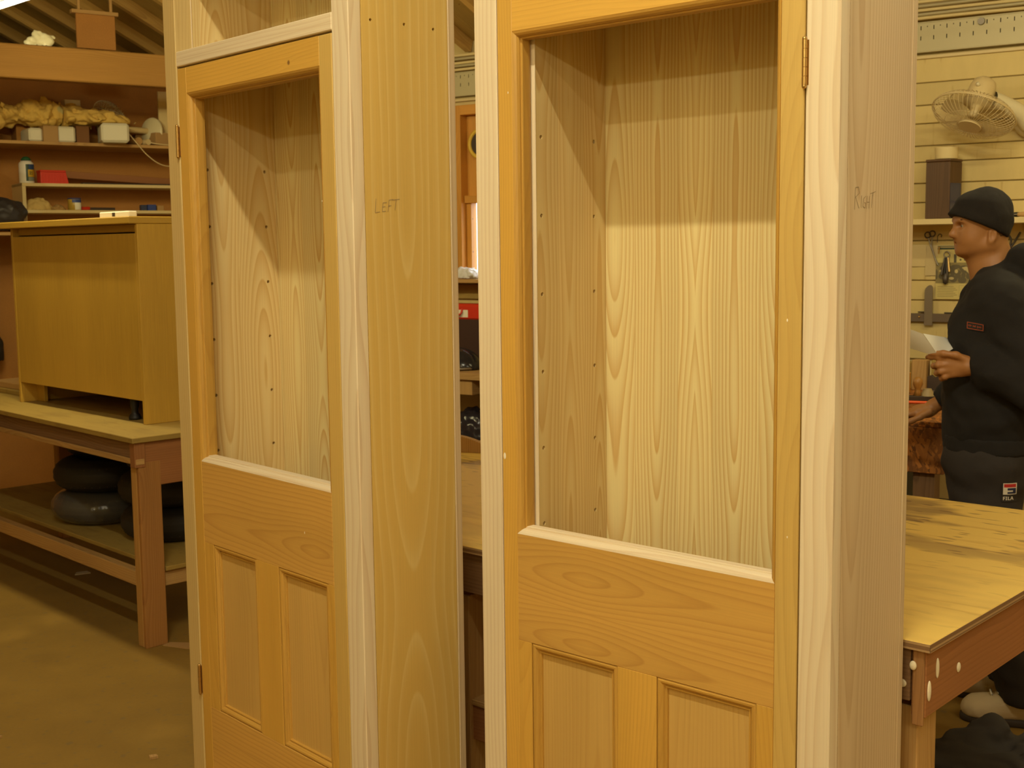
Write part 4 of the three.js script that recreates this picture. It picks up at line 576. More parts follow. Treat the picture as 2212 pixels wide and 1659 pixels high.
  const heap = (lo, hi, list, k, amp, seed, cell = 0.011, cuts = []) => { const f = sunion(list, k), cb = ([a, b, c, d, e, g], x, y, z) => Math.max(a - x, x - b, c - y, y - d, e - z, z - g); return surfaceNets((x, y, z) => { const a = nz(x * 9 + seed, y * 12, z * 9), r = 1 - Math.abs(nz(x * 13 + seed, y * 17 + x * 6, z * 13 + 5)) * 2; let d = f(x, y, z) + amp * a * 0.9 + amp * 0.55 * r + amp * 0.25 * nz(x * 45, y * 45, z * 45 + seed); for (const q of cuts) d = Math.max(d, -cb(q, x, y, z)); return d; }, lo, hi, cell); };
  single('dust_sheet', heap([-0.5, 0, -0.24], [0.42, 0.36, 0.24], [ellip([-0.3, 0.13, 0], [0.22, 0.07, 0.13]), ellip([-0.05, 0.18, -0.02], [0.22, 0.07, 0.14]), ellip([0.2, 0.19, 0], [0.14, 0.09, 0.12]), capsule([-0.42, 0.06, 0.12], [-0.1, 0.12, 0.13], 0.05, 0.05), capsule([-0.25, 0.05, 0.13], [-0.42, 0.035, 0.12], 0.035, 0.035)], 0.08, 0.035, 3, 0.0095, [[0.055, 0.185, -0.1, 0.092, -0.12, 0.2], [0.14, 0.27, -0.1, 0.106, -0.12, 0.2], [0.23, 0.6, -0.1, 0.106, -0.12, 0.2], [0.31, 0.9, -1, 1, -1, 1], [0.05, 0.42, -0.1, 0.21, -0.4, -0.1], [-1, 1, -1, 1, -1, -0.12]]), M.sheet, 'stained dust sheet crumpled at the left end of the high shelf', 'dust sheet', onGable(-0.52, YS - 0.004, 0.27), gableTurn);
  single('dust_sheet', heap([-0.16, 0.02, -0.24], [0.36, 0.34, 0.26], [ellip([-0.12, 0.17, -0.02], [0.18, 0.08, 0.14]), ellip([0.1, 0.14, 0.02], [0.17, 0.07, 0.15]), capsule([0.05, 0.12, 0.12], [0.22, 0.1, 0.12], 0.045, 0.04)], 0.08, 0.03, 17, 0.0095, [[-0.25, -0.06, -0.1, 0.106, -0.11, 0.2], [-0.11, 0.01, -0.1, 0.116, -0.13, 0.2], [0.0, 0.29, -0.1, 0.128, -0.05, 0.5], [-1, -0.145, -1, 1, -1, 1], [-0.1, 0.04, -0.1, 0.31, -0.4, -0.15], [0.05, 0.6, 0.09, 1, -1, -0.05]]), M.sheet, 'yellow dust sheet draped over the white foam blocks on the high shelf', 'dust sheet', onGable(-0.06, YS, 0.29), gableTurn);
  const foam = (l, s, w, h, d, off, a = 0) => single('foam_block', box(-w / 2, w / 2, 0, h, -d / 2, d / 2, { c: 0.012 }), M.foam, l, 'foam block', onGable(s, YS, off), gableTurn + a);
  foam('white foam block furthest left on the high shelf', -0.40, 0.085, 0.085, 0.2, 0.3, 0.03); foam('white rounded foam block in the middle under the dust sheet', -0.21, 0.11, 0.1, 0.2, 0.31, -0.04);
  single('brown_carton', box(-0.045, 0.045, 0, 0.1, -0.12, 0.12), M.card, 'brown carton between the two left foam blocks', 'carton', onGable(-0.312, YS, 0.3), gableTurn); single('brown_carton', box(-0.04, 0.04, 0, 0.11, -0.1, 0.1), mat([0.2, 0.09, 0.03], 0.9), 'dark brown carton right of the middle foam block', 'carton', onGable(-0.105, YS, 0.28), gableTurn);
  single('foam_block', box(-0.085, 0.085, 0, 0.12, -0.14, 0.14, { c: 0.014 }), M.foam, 'large white foam block overhanging the front of the high shelf', 'foam block', onGable(0.075, YS, 0.42), gableTurn - 0.2);
  single('dowel', at(new THREE.CylinderGeometry(0.024, 0.024, 0.2, 24), 0, 0.0245, 0, Math.PI / 2), M.lumber, 'round wooden dowel end beside the large foam block', 'dowel', onGable(0.228, YS, 0.32), gableTurn + 0.1);
  single('dowel', at(new THREE.CylinderGeometry(0.0185, 0.0185, 0.12, 24), 0, 0.019, 0, Math.PI / 2), M.fanPlastic, 'small cream plug end lying right of the dowel', 'plug', onGable(0.278, YS, 0.38), gableTurn + 0.3);
  single('wood_block', box(-0.045, 0.045, 0, 0.085, -0.05, 0.05), M.card, 'square tan block at the right end of the high shelf', 'block', onGable(0.385, YS, 0.36), gableTurn + 0.2); single('wood_block', box(-0.09, 0.05, 0, 0.085, -0.04, 0.04), mat([0.34, 0.19, 0.06], 0.8), 'brown block behind the square tan block', 'block', onGable(0.36, YS, 0.22), gableTurn);
  single('cord', tube([[0, 0.09, 0], [0.05, 0.02, 0.02], [0.12, -0.06, 0.02], [0.2, -0.115, 0.02], [0.28, -0.125, 0.0], [0.4, -0.08, -0.03], [0.5, 0.02, -0.05]], 0.0035, 40, 8), M.fanPlastic, 'cream flex hanging in a loop from the high shelf', 'cord', onGable(0.15, 2.27, 0.46), gableTurn);
  single('cord', tube([[0, 0, 0], [0.06, -0.012, 0.02], [0.14, -0.016, 0.02], [0.25, -0.012, 0], [0.35, -0.016, -0.03]], 0.004, 30, 8), M.fanPlastic, 'cream flex trailing from the plug along the shelf edge', 'cord', onGable(0.29, YS + 0.021, 0.42), gableTurn);
  const f = thing('desk_fan', 'cream desk fan lying on its side on the high shelf', 'fan', onGable(0.345, YS, 0.3), gableTurn);
  const bd = part('base', at(lathe([[0, -0.012], [0.09, -0.01], [0.094, 0], [0.088, 0.012], [0.05, 0.022], [0.026, 0.03], [0, 0.03]], 36), 0, 0.0955, 0.03, 0, 0.0, Math.PI / 2 - 0.05), M.fanWhite, f); bd.rotation.y = 0.45;
  part('stem', rod([-0.01, 0.1, 0.02], [-0.22, 0.105, 0.05], 0.019, 0.022, 20), M.fanPlastic, f);
  const hd = new THREE.Group(); hd.name = 'fan_head'; f.add(hd); hd.position.set(-0.205, 0.165, -0.13); hd.rotation.set(-0.45, 0.5, 0.1);
  part('cage', fanCage(0.15, 0.11, 40, 0.0017), M.fanWhite, hd); for (let i = 0; i < 3; i++) part('blade', at(fanBlade(0.118), 0, 0, 0, 0, 0, i * Math.PI * 2 / 3), mat([0.52, 0.41, 0.19], 0.4), hd); part('hub_badge', at(new THREE.CylinderGeometry(0.03, 0.034, 0.01, 24), 0, 0, 0.056, Math.PI / 2), M.fanPlastic, hd); part('motor_housing', at(lathe([[0, -0.12], [0.03, -0.118], [0.045, -0.09], [0.048, -0.04], [0.02, -0.03], [0, 0.0]], 24), 0, 0, 0, Math.PI / 2), M.fanPlastic, hd);
  single('board_panel', box(-0.07, 0.07, 0, 0.36, -0.01, 0.01, { g: 1 }), M.cream, 'cream upright board end behind the desk fan’s base', 'board', onGable(0.475, YS, 0.33), gableTurn - 0.1);
  single('carton', box(-0.16, 0.16, 0, 0.2, -0.07, 0.07), M.board, 'dark brown carton behind the dust sheets on the high shelf', 'carton', onGable(-0.3, YS, 0.09), gableTurn); single('bedding_bag', heap([-0.34, 0, -0.15], [0.3, 0.34, 0.15], [ellip([-0.1, 0.17, 0], [0.2, 0.13, 0.09])], 0.05, 0.03, 40, 0.014, [[-1, 1, -1, 1, 0.012, 1]]), mat([0.40, 0.33, 0.13], 0.5), 'bulging olive plastic sack behind the dust sheets at the far left', 'sack', onGable(-0.66, YS + 0.02, 0.13), gableTurn);
  single('glass_tube', rod([0, 0.16, 0], [0.035, 0.1, 0.02], 0.004), mat([0.6, 0.58, 0.6], 0.2), 'thin grey rod leaning above the dust sheets', 'rod', onGable(-0.185, YS + 0.06, 0.16), gableTurn);
  single('carton', box(-0.05, 0.05, 0, 0.3, -0.04, 0.04), M.cream, 'narrow pale carton standing behind the dust sheets', 'carton', onGable(-0.09, YS, 0.08), gableTurn);
  // hanging board and torn plastic by the tie beam
  const hb = thing('hanging_panel', 'brown board slung between the roof rafters', 'board', [-2.47, 2.80, -7.62], 0.6); part('panel', box(-0.11, 0.12, 0, 0.2, -0.01, 0.01, { g: 0 }), M.board, hb); part('panel_rail', box(-0.135, 0.14, 0.2, 0.222, -0.03, 0.02, { g: 0 }), M.lumber, hb);
  for (const x of [-0.09, 0.1]) { const q = [-2.47 + Math.cos(0.6) * x, -7.62 - Math.sin(0.6) * x]; part('hanger', box(x - 0.008, x + 0.008, 0.222, roofAt(wallDist(...q)) - 2.80, -0.008, 0.008), M.lumber, hb); }
  single('plastic_scrap', heap([-0.14, 0, -0.05], [0.14, 0.16, 0.05], [ellip([0.03, 0.045, 0], [0.075, 0.05, 0.025]), ellip([-0.05, 0.025, 0], [0.06, 0.02, 0.02])], 0.04, 0.016, 60, 0.008), mat([0.85, 0.82, 0.55], 0.4), 'torn white plastic lying on top of the tie beam', 'plastic', [-2.62, 2.7465, -7.17], 0.6);
  // left edge clutter
  single('dark_bag', heap([-0.2, 0, -0.14], [0.2, 0.28, 0.14], [ellip([0, 0.11, 0], [0.14, 0.12, 0.1])], 0.05, 0.02, 70, 0.012), mat([0.035, 0.03, 0.028], 0.5), 'dark bag beside the end of the cream shelf unit', 'bag', onGable(-0.62, 1.72, 0.4), gableTurn);
  single('ledge_shelf', box(-0.5, 0.0, -0.02, 0, -0.2, 0.2, { g: 0 }), M.lumber, 'short plank ledge holding the dark bag', 'ledge', onGable(-0.49, 1.718, 0.36), gableTurn);
  const cl = thing('work_coat', 'dark coat hanging on the left wall below the ledge', 'coat', onGable(-0.85, 0.9, 0.12), gableTurn); part('coat_body', heap([-0.35, 0, -0.1], [0.35, 0.75, 0.14], [capsule([-0.12, 0.1, 0.02], [-0.08, 0.6, 0.02], 0.1, 0.08), capsule([0.14, 0.06, 0.02], [0.08, 0.6, 0.02], 0.11, 0.08)], 0.08, 0.02, 80, 0.02), M.black, cl); part('hook', rod([0, 0.66, -0.1], [0, 0.66, 0.06], 0.006), M.steel, cl);
}
// ---------------------------------------------------------------- the man in the black hoodie; local -x is the way he faces, +z his left side
{
  const man = thing('person', 'man in black knitted hat and black hooded top holding a folded paper', 'person', [1.553, 0, -4.15], -0.358);
  const skin = mat([0.37, 0.165, 0.052], 0.5);
  // --- head
  const headParts = [
    ellip([0.01, 1.67, 0], [0.088, 0.096, 0.076]), ellip([-0.028, 1.618, 0], [0.044, 0.062, 0.056]), ellip([-0.03, 1.60, 0.032], [0.032, 0.034, 0.026]), ellip([-0.03, 1.60, -0.032], [0.032, 0.034, 0.026]),
    capsule([0.02, 1.585, 0.052], [-0.035, 1.567, 0.022], 0.02, 0.017), capsule([0.02, 1.585, -0.052], [-0.035, 1.567, -0.022], 0.02, 0.017), ellip([-0.054, 1.563, 0], [0.018, 0.017, 0.022]), ellip([-0.045, 1.592, 0], [0.022, 0.024, 0.028]),
    capsule([0.032, 1.60, 0], [0.075, 1.44, 0], 0.058, 0.07), capsule([-0.005, 1.565, 0], [0.03, 1.47, 0], 0.036, 0.05), capsule([-0.06, 1.664, 0.03], [-0.06, 1.664, -0.03], 0.0135, 0.0135),
  ];
  const base = sunion(headParts, 0.022);
  const nose = sunion([capsule([-0.066, 1.655, 0], [-0.086, 1.6225, 0], 0.0065, 0.009), ellip([-0.0825, 1.6165, 0], [0.0125, 0.0095, 0.011]), ellip([-0.071, 1.615, 0.0105], [0.010, 0.008, 0.007]), ellip([-0.071, 1.615, -0.0105], [0.010, 0.008, 0.007])], 0.008);
  const lips = sunion([ellip([-0.0635, 1.5955, 0], [0.010, 0.0055, 0.02]), ellip([-0.061, 1.5855, 0], [0.010, 0.006, 0.018])], 0.003);
  const eyeHole = sunion([ellip([-0.07, 1.647, 0.031], [0.016, 0.0105, 0.017]), ellip([-0.07, 1.647, -0.031], [0.016, 0.0105, 0.017])], 0.004);
  const lid = (x, y, z) => { const q = Math.abs(z) - 0.031, e = Math.hypot(x + 0.0555, y - 1.6465, q) - 0.0138, s = Math.hypot((x + 0.069) / 0.014, (y - 1.6462) / 0.0036, q / 0.0105) * 0.0036 - 0.0036; return Math.max(e, -s); };
  const crease = (x, y, z) => { const q = Math.abs(z), a = capsule([-0.074, 1.5908, 0], [-0.054, 1.589, 0.023], 0.0026, 0.003)(x, y, q), b = capsule([-0.072, 1.618, 0.017], [-0.05, 1.588, 0.034], 0.002, 0.0022)(x, y, q) + 0.0006; return Math.min(a, b); };
  const ear = s => sunion([ellip([0.022, 1.616, 0.073 * s], [0.015, 0.026, 0.009]), ellip([0.015, 1.594, 0.07 * s], [0.007, 0.009, 0.007])], 0.008);
  const e1 = ear(1), e2 = ear(-1), ec = (x, y, z) => Math.hypot((x - 0.018) / 0.009, (y - 1.615) / 0.017, (Math.abs(z) - 0.083) / 0.008) * 0.007 - 0.007;
  const HC = Math.cos(0.32), HS = Math.sin(0.32), headTurn = f => (X, y, Z) => { const t = smooth(1.5, 1.565, y), c = mix(1, HC, t), s = HS * t, n = Math.hypot(c, s), u = X - 0.022; return f(0.022 + (u * c - Z * s) / n, y, (u * s + Z * c) / n); };
  const headF = headTurn((x, y, z) => {
    let d = base(x, y, z); const sm = (a, b, k) => { const h = Math.max(k - Math.abs(a - b), 0) / k; return Math.min(a, b) - h * h * k * 0.25; }, sx = (a, b, k) => -sm(-a, -b, k);
    d = sm(d, nose(x, y, z), 0.012); d = sm(d, lips(x, y, z), 0.006); d = sx(d, -eyeHole(x, y, z), 0.008); d = sm(d, lid(x, y, z), 0.003); d = sx(d, -crease(x, y, z), 0.005);
    d = sm(d, Math.min(e1(x, y, z), e2(x, y, z)), 0.006); d = sx(d, -ec(x, y, z), 0.004); return d;
  });
  const bodyPieces = [surfaceNets(headF, [-0.11, 1.40, -0.11], [0.16, 1.79, 0.12], 0.0034)];
  // --- hands
  const finger = (p, r) => { const l = []; for (let i = 0; i + 1 < p.length; i++) l.push(capsule(p[i], p[i + 1], r * (1 - i * 0.1), r * (1 - (i + 1) * 0.1))); return l; };
  const leftHand = sunion([
    capsule([0.015, 1.195, 0.238], [-0.02, 1.2, 0.24], 0.028, 0.027), ellip([-0.045, 1.202, 0.24], [0.045, 0.037, 0.02]), capsule([-0.06, 1.222, 0.242], [-0.065, 1.182, 0.24], 0.017, 0.015),
    ...finger([[-0.068, 1.223, 0.244], [-0.106, 1.228, 0.25], [-0.132, 1.229, 0.238], [-0.142, 1.226, 0.222]], 0.0102),
    ...finger([[-0.07, 1.206, 0.246], [-0.108, 1.204, 0.252], [-0.122, 1.199, 0.232], [-0.108, 1.196, 0.214]], 0.0104),
    ...finger([[-0.068, 1.19, 0.245], [-0.1, 1.183, 0.25], [-0.112, 1.176, 0.232], [-0.097, 1.174, 0.215]], 0.0098),
    ...finger([[-0.062, 1.175, 0.242], [-0.088, 1.165, 0.245], [-0.097, 1.158, 0.23], [-0.084, 1.157, 0.216]], 0.0086),
    ...finger([[-0.022, 1.222, 0.25], [-0.055, 1.238, 0.262], [-0.093, 1.242, 0.26], [-0.13, 1.241, 0.249]], 0.0118)], 0.009);
  bodyPieces.push(surfaceNets(leftHand, [-0.17, 1.13, 0.19], [0.05, 1.27, 0.29], 0.003));
  const rightHand = sunion([
    capsule([-0.09, 1.035, -0.238], [-0.135, 1.008, -0.242], 0.028, 0.026), ellip([-0.165, 0.99, -0.243], [0.045, 0.026, 0.04]), capsule([-0.19, 0.985, -0.215], [-0.195, 0.98, -0.27], 0.016, 0.014),
    ...finger([[-0.195, 0.984, -0.214], [-0.232, 0.976, -0.208], [-0.252, 0.956, -0.206], [-0.262, 0.944, -0.205]], 0.0102),
    ...finger([[-0.198, 0.984, -0.232], [-0.24, 0.976, -0.232], [-0.264, 0.957, -0.232], [-0.276, 0.944, -0.232]], 0.0102),
    ...finger([[-0.197, 0.98, -0.252], [-0.236, 0.972, -0.256], [-0.258, 0.955, -0.258], [-0.268, 0.944, -0.259]], 0.0097),
    ...finger([[-0.19, 0.974, -0.27], [-0.22, 0.966, -0.278], [-0.236, 0.952, -0.281], [-0.244, 0.944, -0.282]], 0.0086),
    ...finger([[-0.145, 0.99, -0.21], [-0.175, 0.975, -0.192], [-0.205, 0.96, -0.182], [-0.23, 0.947, -0.178]], 0.0118)], 0.009);
  bodyPieces.push(surfaceNets(rightHand, [-0.3, 0.925, -0.31], [-0.06, 1.07, -0.15], 0.003));
  // the rest of the body inside the clothes
  const inner = sunion([capsule([0.072, 1.46, 0], [0.08, 1.36, 0], 0.06, 0.09), capsule([0.075, 1.33, -0.1], [0.075, 1.33, 0.1], 0.1, 0.1), capsule([0.07, 1.0, -0.07], [0.07, 1.0, 0.07], 0.11, 0.11), capsule([0.07, 1.3, 0], [0.07, 0.95, 0], 0.1, 0.1),
    capsule([0.085, 1.39, 0.18], [0.2, 1.13, 0.27], 0.05, 0.04), capsule([0.2, 1.13, 0.27], [0.01, 1.196, 0.238], 0.04, 0.026), capsule([0.085, 1.39, -0.18], [0.01, 1.14, -0.27], 0.05, 0.04), capsule([0.01, 1.14, -0.27], [-0.1, 1.03, -0.238], 0.04, 0.026),
    capsule([0.06, 0.92, 0.09], [0.06, 0.5, 0.11], 0.085, 0.055), capsule([0.06, 0.5, 0.11], [0.19, 0.1, 0.12], 0.055, 0.035), capsule([0.06, 0.92, -0.09], [0.05, 0.5, -0.1], 0.085, 0.055), capsule([0.05, 0.5, -0.1], [0.15, 0.1, -0.11], 0.055, 0.035)], 0.05);
  bodyPieces.push(surfaceNets(inner, [-0.18, 0.03, -0.36], [0.32, 1.53, 0.36], 0.014));
  part('body', mergeGeometries(bodyPieces), skin, man);
  const eye = mat([0.30, 0.24, 0.16], 0.4), iris = mat([0.05, 0.035, 0.02], 0.2);
  const hp = new THREE.Matrix4().makeTranslation(0.022, 0, 0).multiply(new THREE.Matrix4().makeRotationY(0.32)).multiply(new THREE.Matrix4().makeTranslation(-0.022, 0, 0));
  for (const s of [-1, 1]) { part('eye', at(new THREE.SphereGeometry(0.0112, 16, 12), -0.0562, 1.6462, 0.031 * s), eye, man); part('iris', at(new THREE.SphereGeometry(0.0058, 12, 10), -0.0624, 1.6458, 0.0315 * s), iris, man); part('eyebrow', at(new THREE.SphereGeometry(1, 12, 8), 0, 0, 0), mat([0.13, 0.06, 0.02], 0.9), man); const b = man.children[man.children.length - 1]; b.scale.set(0.005, 0.004, 0.018); b.position.set(-0.07, 1.6668, 0.031 * s); for (const k of [1, 2, 3]) man.children[man.children.length - k].applyMatrix4(hp); }
  // --- hat: cut along a sloping hem with a rolled edge
  const hem = (x, y) => y - (1.678 - (x + 0.08) * 0.44), hatShape = sunion([ellip([0.007, 1.665, 0], [0.099, 0.08, 0.089]), ellip([0.034, 1.69, 0], [0.07, 0.082, 0.072]), ellip([0.0, 1.71, 0.01], [0.066, 0.046, 0.06]), ellip([0.01, 1.67, 0], [0.094, 0.1, 0.082])], 0.02);
  part('hair', surfaceNets(headTurn(((e) => (x, y, z) => Math.max(e(x, y, z), 1.588 - y, 0.045 - x, hem(x, y) - 0.02))(ellip([0.012, 1.66, 0], [0.0905, 0.1, 0.078]))), [-0.07, 1.54, -0.1], [0.13, 1.7, 0.1], 0.006), mat([0.12, 0.06, 0.02], 0.9), man);
  const hatF = (x, y, z) => { const h = hem(x, y); let d = hatShape(x, y, z) - 0.004 * smooth(0.045, 0.0, h) + 0.0012 * nz(x * 60, y * 30, z * 60) + 0.006 * nz(x * 16 + y * 9, y * 16, z * 14); return Math.max(d, -h * 0.9); };
  const knit = mat([0.010, 0.0068, 0.0038], 0.95, { bumpMap: T.cloth, bumpScale: 0.002 });
  part('knitted_hat', surfaceNets(headTurn(hatF), [-0.13, 1.54, -0.14], [0.16, 1.81, 0.14], 0.005), knit, man, 'black knitted hat pulled low');
  // --- hooded top
  const fold = (x, y, z, a) => a * (0.6 * nz(x * 7, y * 9 + z * 3, z * 7) + 0.4 * nz(x * 16 + y * 5, y * 20, z * 16 + 2));
  const torso = sunion([capsule([0.062, 1.30, -0.1], [0.062, 1.30, 0.1], 0.148, 0.148), capsule([0.06, 1.12, -0.09], [0.06, 1.12, 0.09], 0.155, 0.155), capsule([0.06, 0.98, -0.08], [0.06, 0.98, 0.08], 0.15, 0.15), capsule([0.085, 1.395, -0.16], [0.085, 1.395, 0.16], 0.075, 0.075), capsule([0.08, 1.43, -0.07], [0.08, 1.43, 0.07], 0.08, 0.08)], 0.08);
  const sleeves = sunion([capsule([0.085, 1.385, 0.185], [0.2, 1.13, 0.275], 0.074, 0.066), capsule([0.2, 1.13, 0.275], [0.075, 1.175, 0.252], 0.066, 0.06), capsule([0.075, 1.175, 0.252], [0.0, 1.197, 0.238], 0.06, 0.044), capsule([0.085, 1.385, -0.185], [0.01, 1.14, -0.275], 0.074, 0.064), capsule([0.01, 1.14, -0.275], [-0.098, 1.032, -0.238], 0.064, 0.044)], 0.03);
  const hood = sunion([capsule([0.13, 1.535, 0.075], [0.03, 1.468, 0.062], 0.034, 0.03), capsule([0.13, 1.535, -0.075], [0.03, 1.468, -0.062], 0.034, 0.03), capsule([0.03, 1.468, 0.062], [-0.022, 1.43, 0.012], 0.03, 0.022), capsule([0.03, 1.468, -0.062], [-0.022, 1.43, -0.012], 0.03, 0.022), capsule([0.14, 1.54, -0.07], [0.14, 1.54, 0.07], 0.042, 0.042), ellip([0.17, 1.46, 0], [0.06, 0.1, 0.12])], 0.03);
  const neckHole = capsule([0.03, 1.62, 0], [0.055, 1.47, 0], 0.055, 0.062);
  const cuffL = (x, y, z) => 0.004 - x - (z - 0.238) * 0.3 - 0.016, topF = (x, y, z) => {
    const sm = (a, b, k) => { const h = Math.max(k - Math.abs(a - b), 0) / k; return Math.min(a, b) - h * h * k * 0.25; };
    let s = sleeves(x, y, z); if (z > 0.15 && y < 1.3) s = Math.max(s, -x - 0.014); if (z < -0.15) s = Math.max(s, -(x + 0.112) * 0.77 - (y - 1.022) * 0.64);
    let d = sm(torso(x, y, z), s, 0.035); d = sm(d, hood(x, y, z), 0.025); d = Math.max(d, -neckHole(x, y, z)); d += fold(x, y, z, 0.02) - 0.006 * smooth(0.05, 0.0, Math.abs(y - 0.955)) * 0;
    return Math.max(d, 0.915 - y);
  };
  const black = mat([0.0085, 0.0062, 0.0042], 0.9, { bumpMap: T.cloth, bumpScale: 0.001 });
  part('hooded_top', surfaceNets(topF, [-0.2, 0.89, -0.38], [0.36, 1.62, 0.38], 0.0085), black, man, 'black hooded sweatshirt');
  part('waist_band', surfaceNets((x, y, z) => { const f = sunion([capsule([0.06, 0.93, -0.08], [0.06, 0.93, 0.08], 0.152, 0.152)], 0.01)(x, 0.93, z); return Math.max(f + 0.004 * nz(x * 30, y * 10, z * 30), Math.abs(y - 0.935) - 0.028); }, [-0.15, 0.89, -0.28], [0.27, 0.98, 0.28], 0.008), black, man);
  // --- trousers and shoes
  const legs = sunion([capsule([0.06, 0.9, -0.09], [0.06, 0.9, 0.09], 0.135, 0.135), capsule([0.045, 0.86, 0.1], [0.06, 0.5, 0.115], 0.128, 0.1), capsule([0.06, 0.5, 0.115], [0.19, 0.1, 0.12], 0.09, 0.085), capsule([0.045, 0.86, -0.1], [0.05, 0.5, -0.105], 0.128, 0.1), capsule([0.05, 0.5, -0.105], [0.15, 0.1, -0.11], 0.09, 0.085)], 0.05);
  const trouF = (x, y, z) => Math.max(legs(x, y, z) + fold(x, y, z, 0.018), y - 0.96, 0.075 - y);
  part('trousers', surfaceNets(trouF, [-0.14, 0.05, -0.3], [0.34, 0.98, 0.3], 0.011), mat([0.024, 0.018, 0.014], 0.85, { bumpMap: T.cloth, bumpScale: 0.001 }), man, 'dark jogging trousers');
  const shoeU = mat([0.62, 0.50, 0.30], 0.7), shoeS = mat([0.05, 0.035, 0.025], 0.7);
  for (const [sx, sz] of [[0, 0.125], [-0.035, -0.11]]) {
    const up = sunion([capsule([0.045, 0.045, sz], [0.13, 0.06, sz], 0.04, 0.045), ellip([0.2, 0.075, sz], [0.07, 0.07, 0.045]), ellip([0.05, 0.04, sz], [0.055, 0.035, 0.046])], 0.04);
    const s = part('shoe', surfaceNets((x, y, z) => Math.max(up(x - sx, y, z) + 0.0015 * nz(x * 60, y * 60, z * 60), 0.022 - y, y - 0.12), [-0.06, 0.0, sz - 0.08], [0.32, 0.15, sz + 0.08], 0.006), shoeU, man, 'pale trainer with a dark sole');
    part('sole', surfaceNets((x, y, z) => Math.max(Math.min(ellip([0.06 + sx, 0.012, sz], [0.075, 0.05, 0.051])(x, y, z), capsule([0.06 + sx, 0.012, sz], [0.22 + sx, 0.012, sz], 0.044, 0.042)(x, y, z)), y - 0.026, 0.001 - y), [-0.06, -0.01, sz - 0.08], [0.32, 0.04, sz + 0.08], 0.006), shoeS, s);
    for (let i = 0; i < 4; i++) part('lace', tube([[0.085 + sx + i * 0.022, 0.098 + i * 0.006 - 0.0, sz - 0.024], [0.08 + sx + i * 0.022, 0.107 + i * 0.006, sz], [0.085 + sx + i * 0.022, 0.098 + i * 0.006, sz + 0.024]].map(q => [q[0], q[1], q[2]]), 0.003, 8, 6), M.white, s);
  }
  // --- printed marks sewn on the clothes: patches laid on the cloth from the +z side
  const decal = (f, x0, x1, y0, y1, tex, name, label, tilt = 0) => {
    const N = 8, P = [], U = [], I = [];
    for (let j = 0; j <= N; j++) for (let i = 0; i <= N; i++) { const x = mix(x0, x1, i / N), y = mix(y0, y1, j / N) + tilt * (x - x0); let z = 0.45; for (let k = 0; k < 400 && f(x, y, z) > 0; k++) z -= 0.001; P.push(x, y, z + 0.0035); U.push(i / N, j / N); }
    for (let j = 0; j < N; j++) for (let i = 0; i < N; i++) { const a = j * (N + 1) + i; I.push(a, a + 1, a + N + 2, a, a + N + 2, a + N + 1); }
    const g = new THREE.BufferGeometry(); g.setAttribute('position', new THREE.Float32BufferAttribute(P, 3)); g.setAttribute('uv', new THREE.Float32BufferAttribute(U, 2)); g.setIndex(I); g.computeVertexNormals();
    part(name, g, mat([1, 1, 1], 0.8, { map: tex, side: THREE.DoubleSide }), man, label);
  };
  const canvas = (w, h, draw) => { const c = document.createElement('canvas'); c.width = w; c.height = h; draw(c.getContext('2d')); const t = new THREE.CanvasTexture(c); t.colorSpace = THREE.SRGBColorSpace; return t; };
  decal(topF, -0.027, 0.026, 1.318, 1.344, canvas(256, 128, x => { x.fillStyle = '#1c1712'; x.fillRect(0, 0, 256, 128); x.strokeStyle = '#a2431a'; x.lineWidth = 9; x.strokeRect(14, 18, 228, 92); x.fillStyle = '#a2431a'; for (const [a, b, h] of [[30, 50, 26], [48, 46, 34], [64, 52, 22], [96, 48, 30], [112, 54, 22], [126, 46, 32], [158, 48, 40], [176, 54, 24], [192, 52, 24], [208, 54, 22]]) { x.fillRect(a, b, 6, h); x.fillRect(a, b + (h * 0.4 | 0), 12, 6); } }), 'chest_badge', 'small orange outlined badge', -0.14);
  decal(trouF, 0.094, 0.142, 0.765, 0.83, canvas(192, 256, x => { x.fillStyle = '#2a241f'; x.fillRect(0, 0, 192, 256); x.fillStyle = '#d8d0bc'; x.fillRect(14, 10, 164, 150); x.fillStyle = '#b3231b'; x.fillRect(24, 20, 144, 44); x.fillStyle = '#232a4a'; x.fillRect(24, 74, 144, 76); x.fillStyle = '#d8d0bc'; x.fillRect(24, 74, 44, 76); x.fillRect(68, 104, 66, 20); x.font = 'bold 62px sans-serif'; x.fillText('FILA', 12, 232, 168); }), 'sport_logo', 'white, red and blue logo on the trousers');
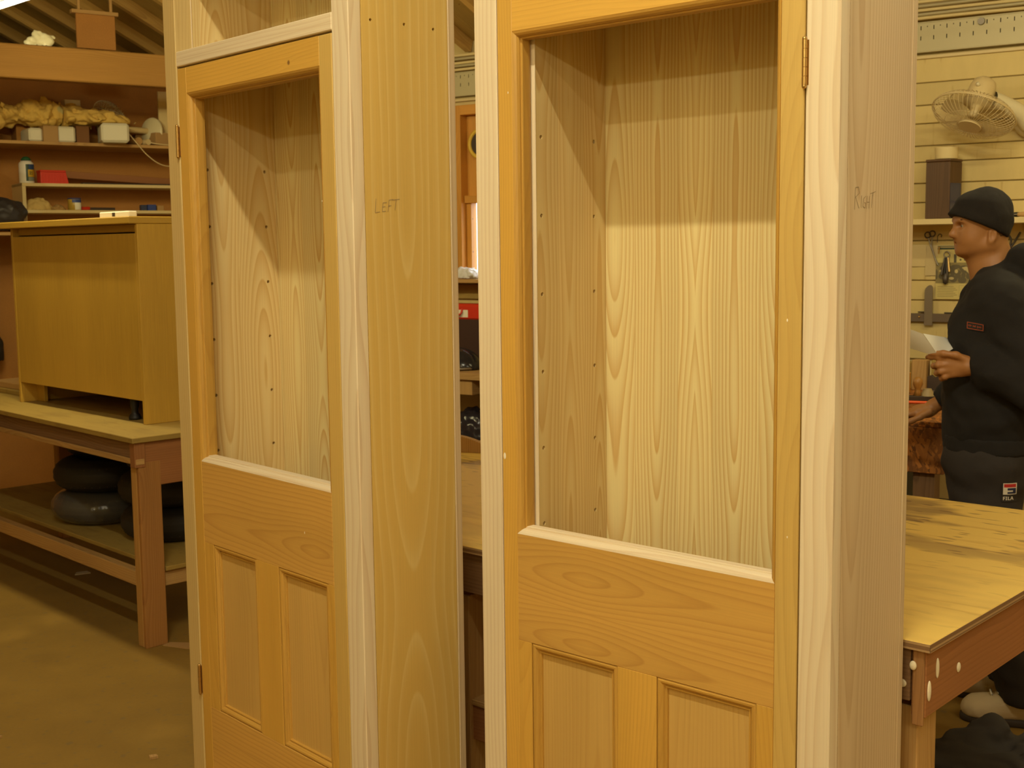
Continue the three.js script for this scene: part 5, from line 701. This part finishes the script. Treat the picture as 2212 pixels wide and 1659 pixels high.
  // --- the folded sheet of paper in his left hand
  const leaf = (A, B, C, D, n = 6, bulge = 0.006) => { const P = [], I = [], U = []; for (const s of [0, 0.0008]) for (let j = 0; j <= n; j++) for (let i = 0; i <= n; i++) { const u = i / n, v = j / n, q = [0, 1, 2].map(k => mix(mix(A[k], B[k], u), mix(D[k], C[k], u), v)); P.push(q[0], q[1] + s, q[2] + s + bulge * Math.sin(u * Math.PI) * Math.sin(v * 2)); U.push(u, v); }
    const m = (n + 1) * (n + 1); for (let j = 0; j < n; j++) for (let i = 0; i < n; i++) { const a = j * (n + 1) + i; I.push(a, a + 1, a + n + 2, a, a + n + 2, a + n + 1, m + a, m + a + n + 2, m + a + 1, m + a, m + a + n + 1, m + a + n + 2); }
    const g = new THREE.BufferGeometry(); g.setAttribute('position', new THREE.Float32BufferAttribute(P, 3)); g.setAttribute('uv', new THREE.Float32BufferAttribute(U, 2)); g.setIndex(I); g.computeVertexNormals(); return g; };
  const paper = thing('paper_sheet', 'folded sheet of white paper held in the man’s left hand', 'paper', [1.553, 0, -4.15], -0.358);
  const pm = mat([0.86, 0.84, 0.74], 0.8, { side: THREE.DoubleSide });
  part('front_leaf', leaf([-0.29, 1.285, 0.26], [-0.105, 1.229, 0.253], [-0.155, 1.306, 0.3], [-0.3, 1.362, 0.33]), pm, paper); part('back_leaf', leaf([-0.105, 1.2295, 0.252], [-0.062, 1.252, 0.165], [-0.088, 1.283, 0.125], [-0.154, 1.307, 0.299]), pm, paper);
  // clothes dropped on the floor at the right
  const heapF = sunion([ellip([0, 0.05, 0], [0.3, 0.05, 0.2]), capsule([-0.16, 0.06, 0.02], [-0.03, 0.15, -0.08], 0.045, 0.06), capsule([-0.2, 0.04, 0.08], [0.05, 0.08, 0.06], 0.05, 0.05), ellip([0.14, 0.1, -0.06], [0.16, 0.06, 0.1])], 0.06);
  single('jacket', surfaceNets((x, y, z) => Math.max(heapF(x, y, z) + 0.022 * nz(x * 9, y * 12, z * 9) + 0.014 * (1 - 2 * Math.abs(nz(x * 12 + y * 8, y * 10, z * 12 + 4))), -y), [-0.38, -0.012, -0.28], [0.38, 0.28, 0.28], 0.01), mat([0.05, 0.046, 0.046], 0.95, { bumpMap: T.cloth, bumpScale: 0.001 }), 'dark grey jacket dropped in a heap on the floor below the middle bench', 'jacket', [1.45, 0, -3.58], -0.5).scale.y = 0.72;
}
renderer.render(scene, camera);
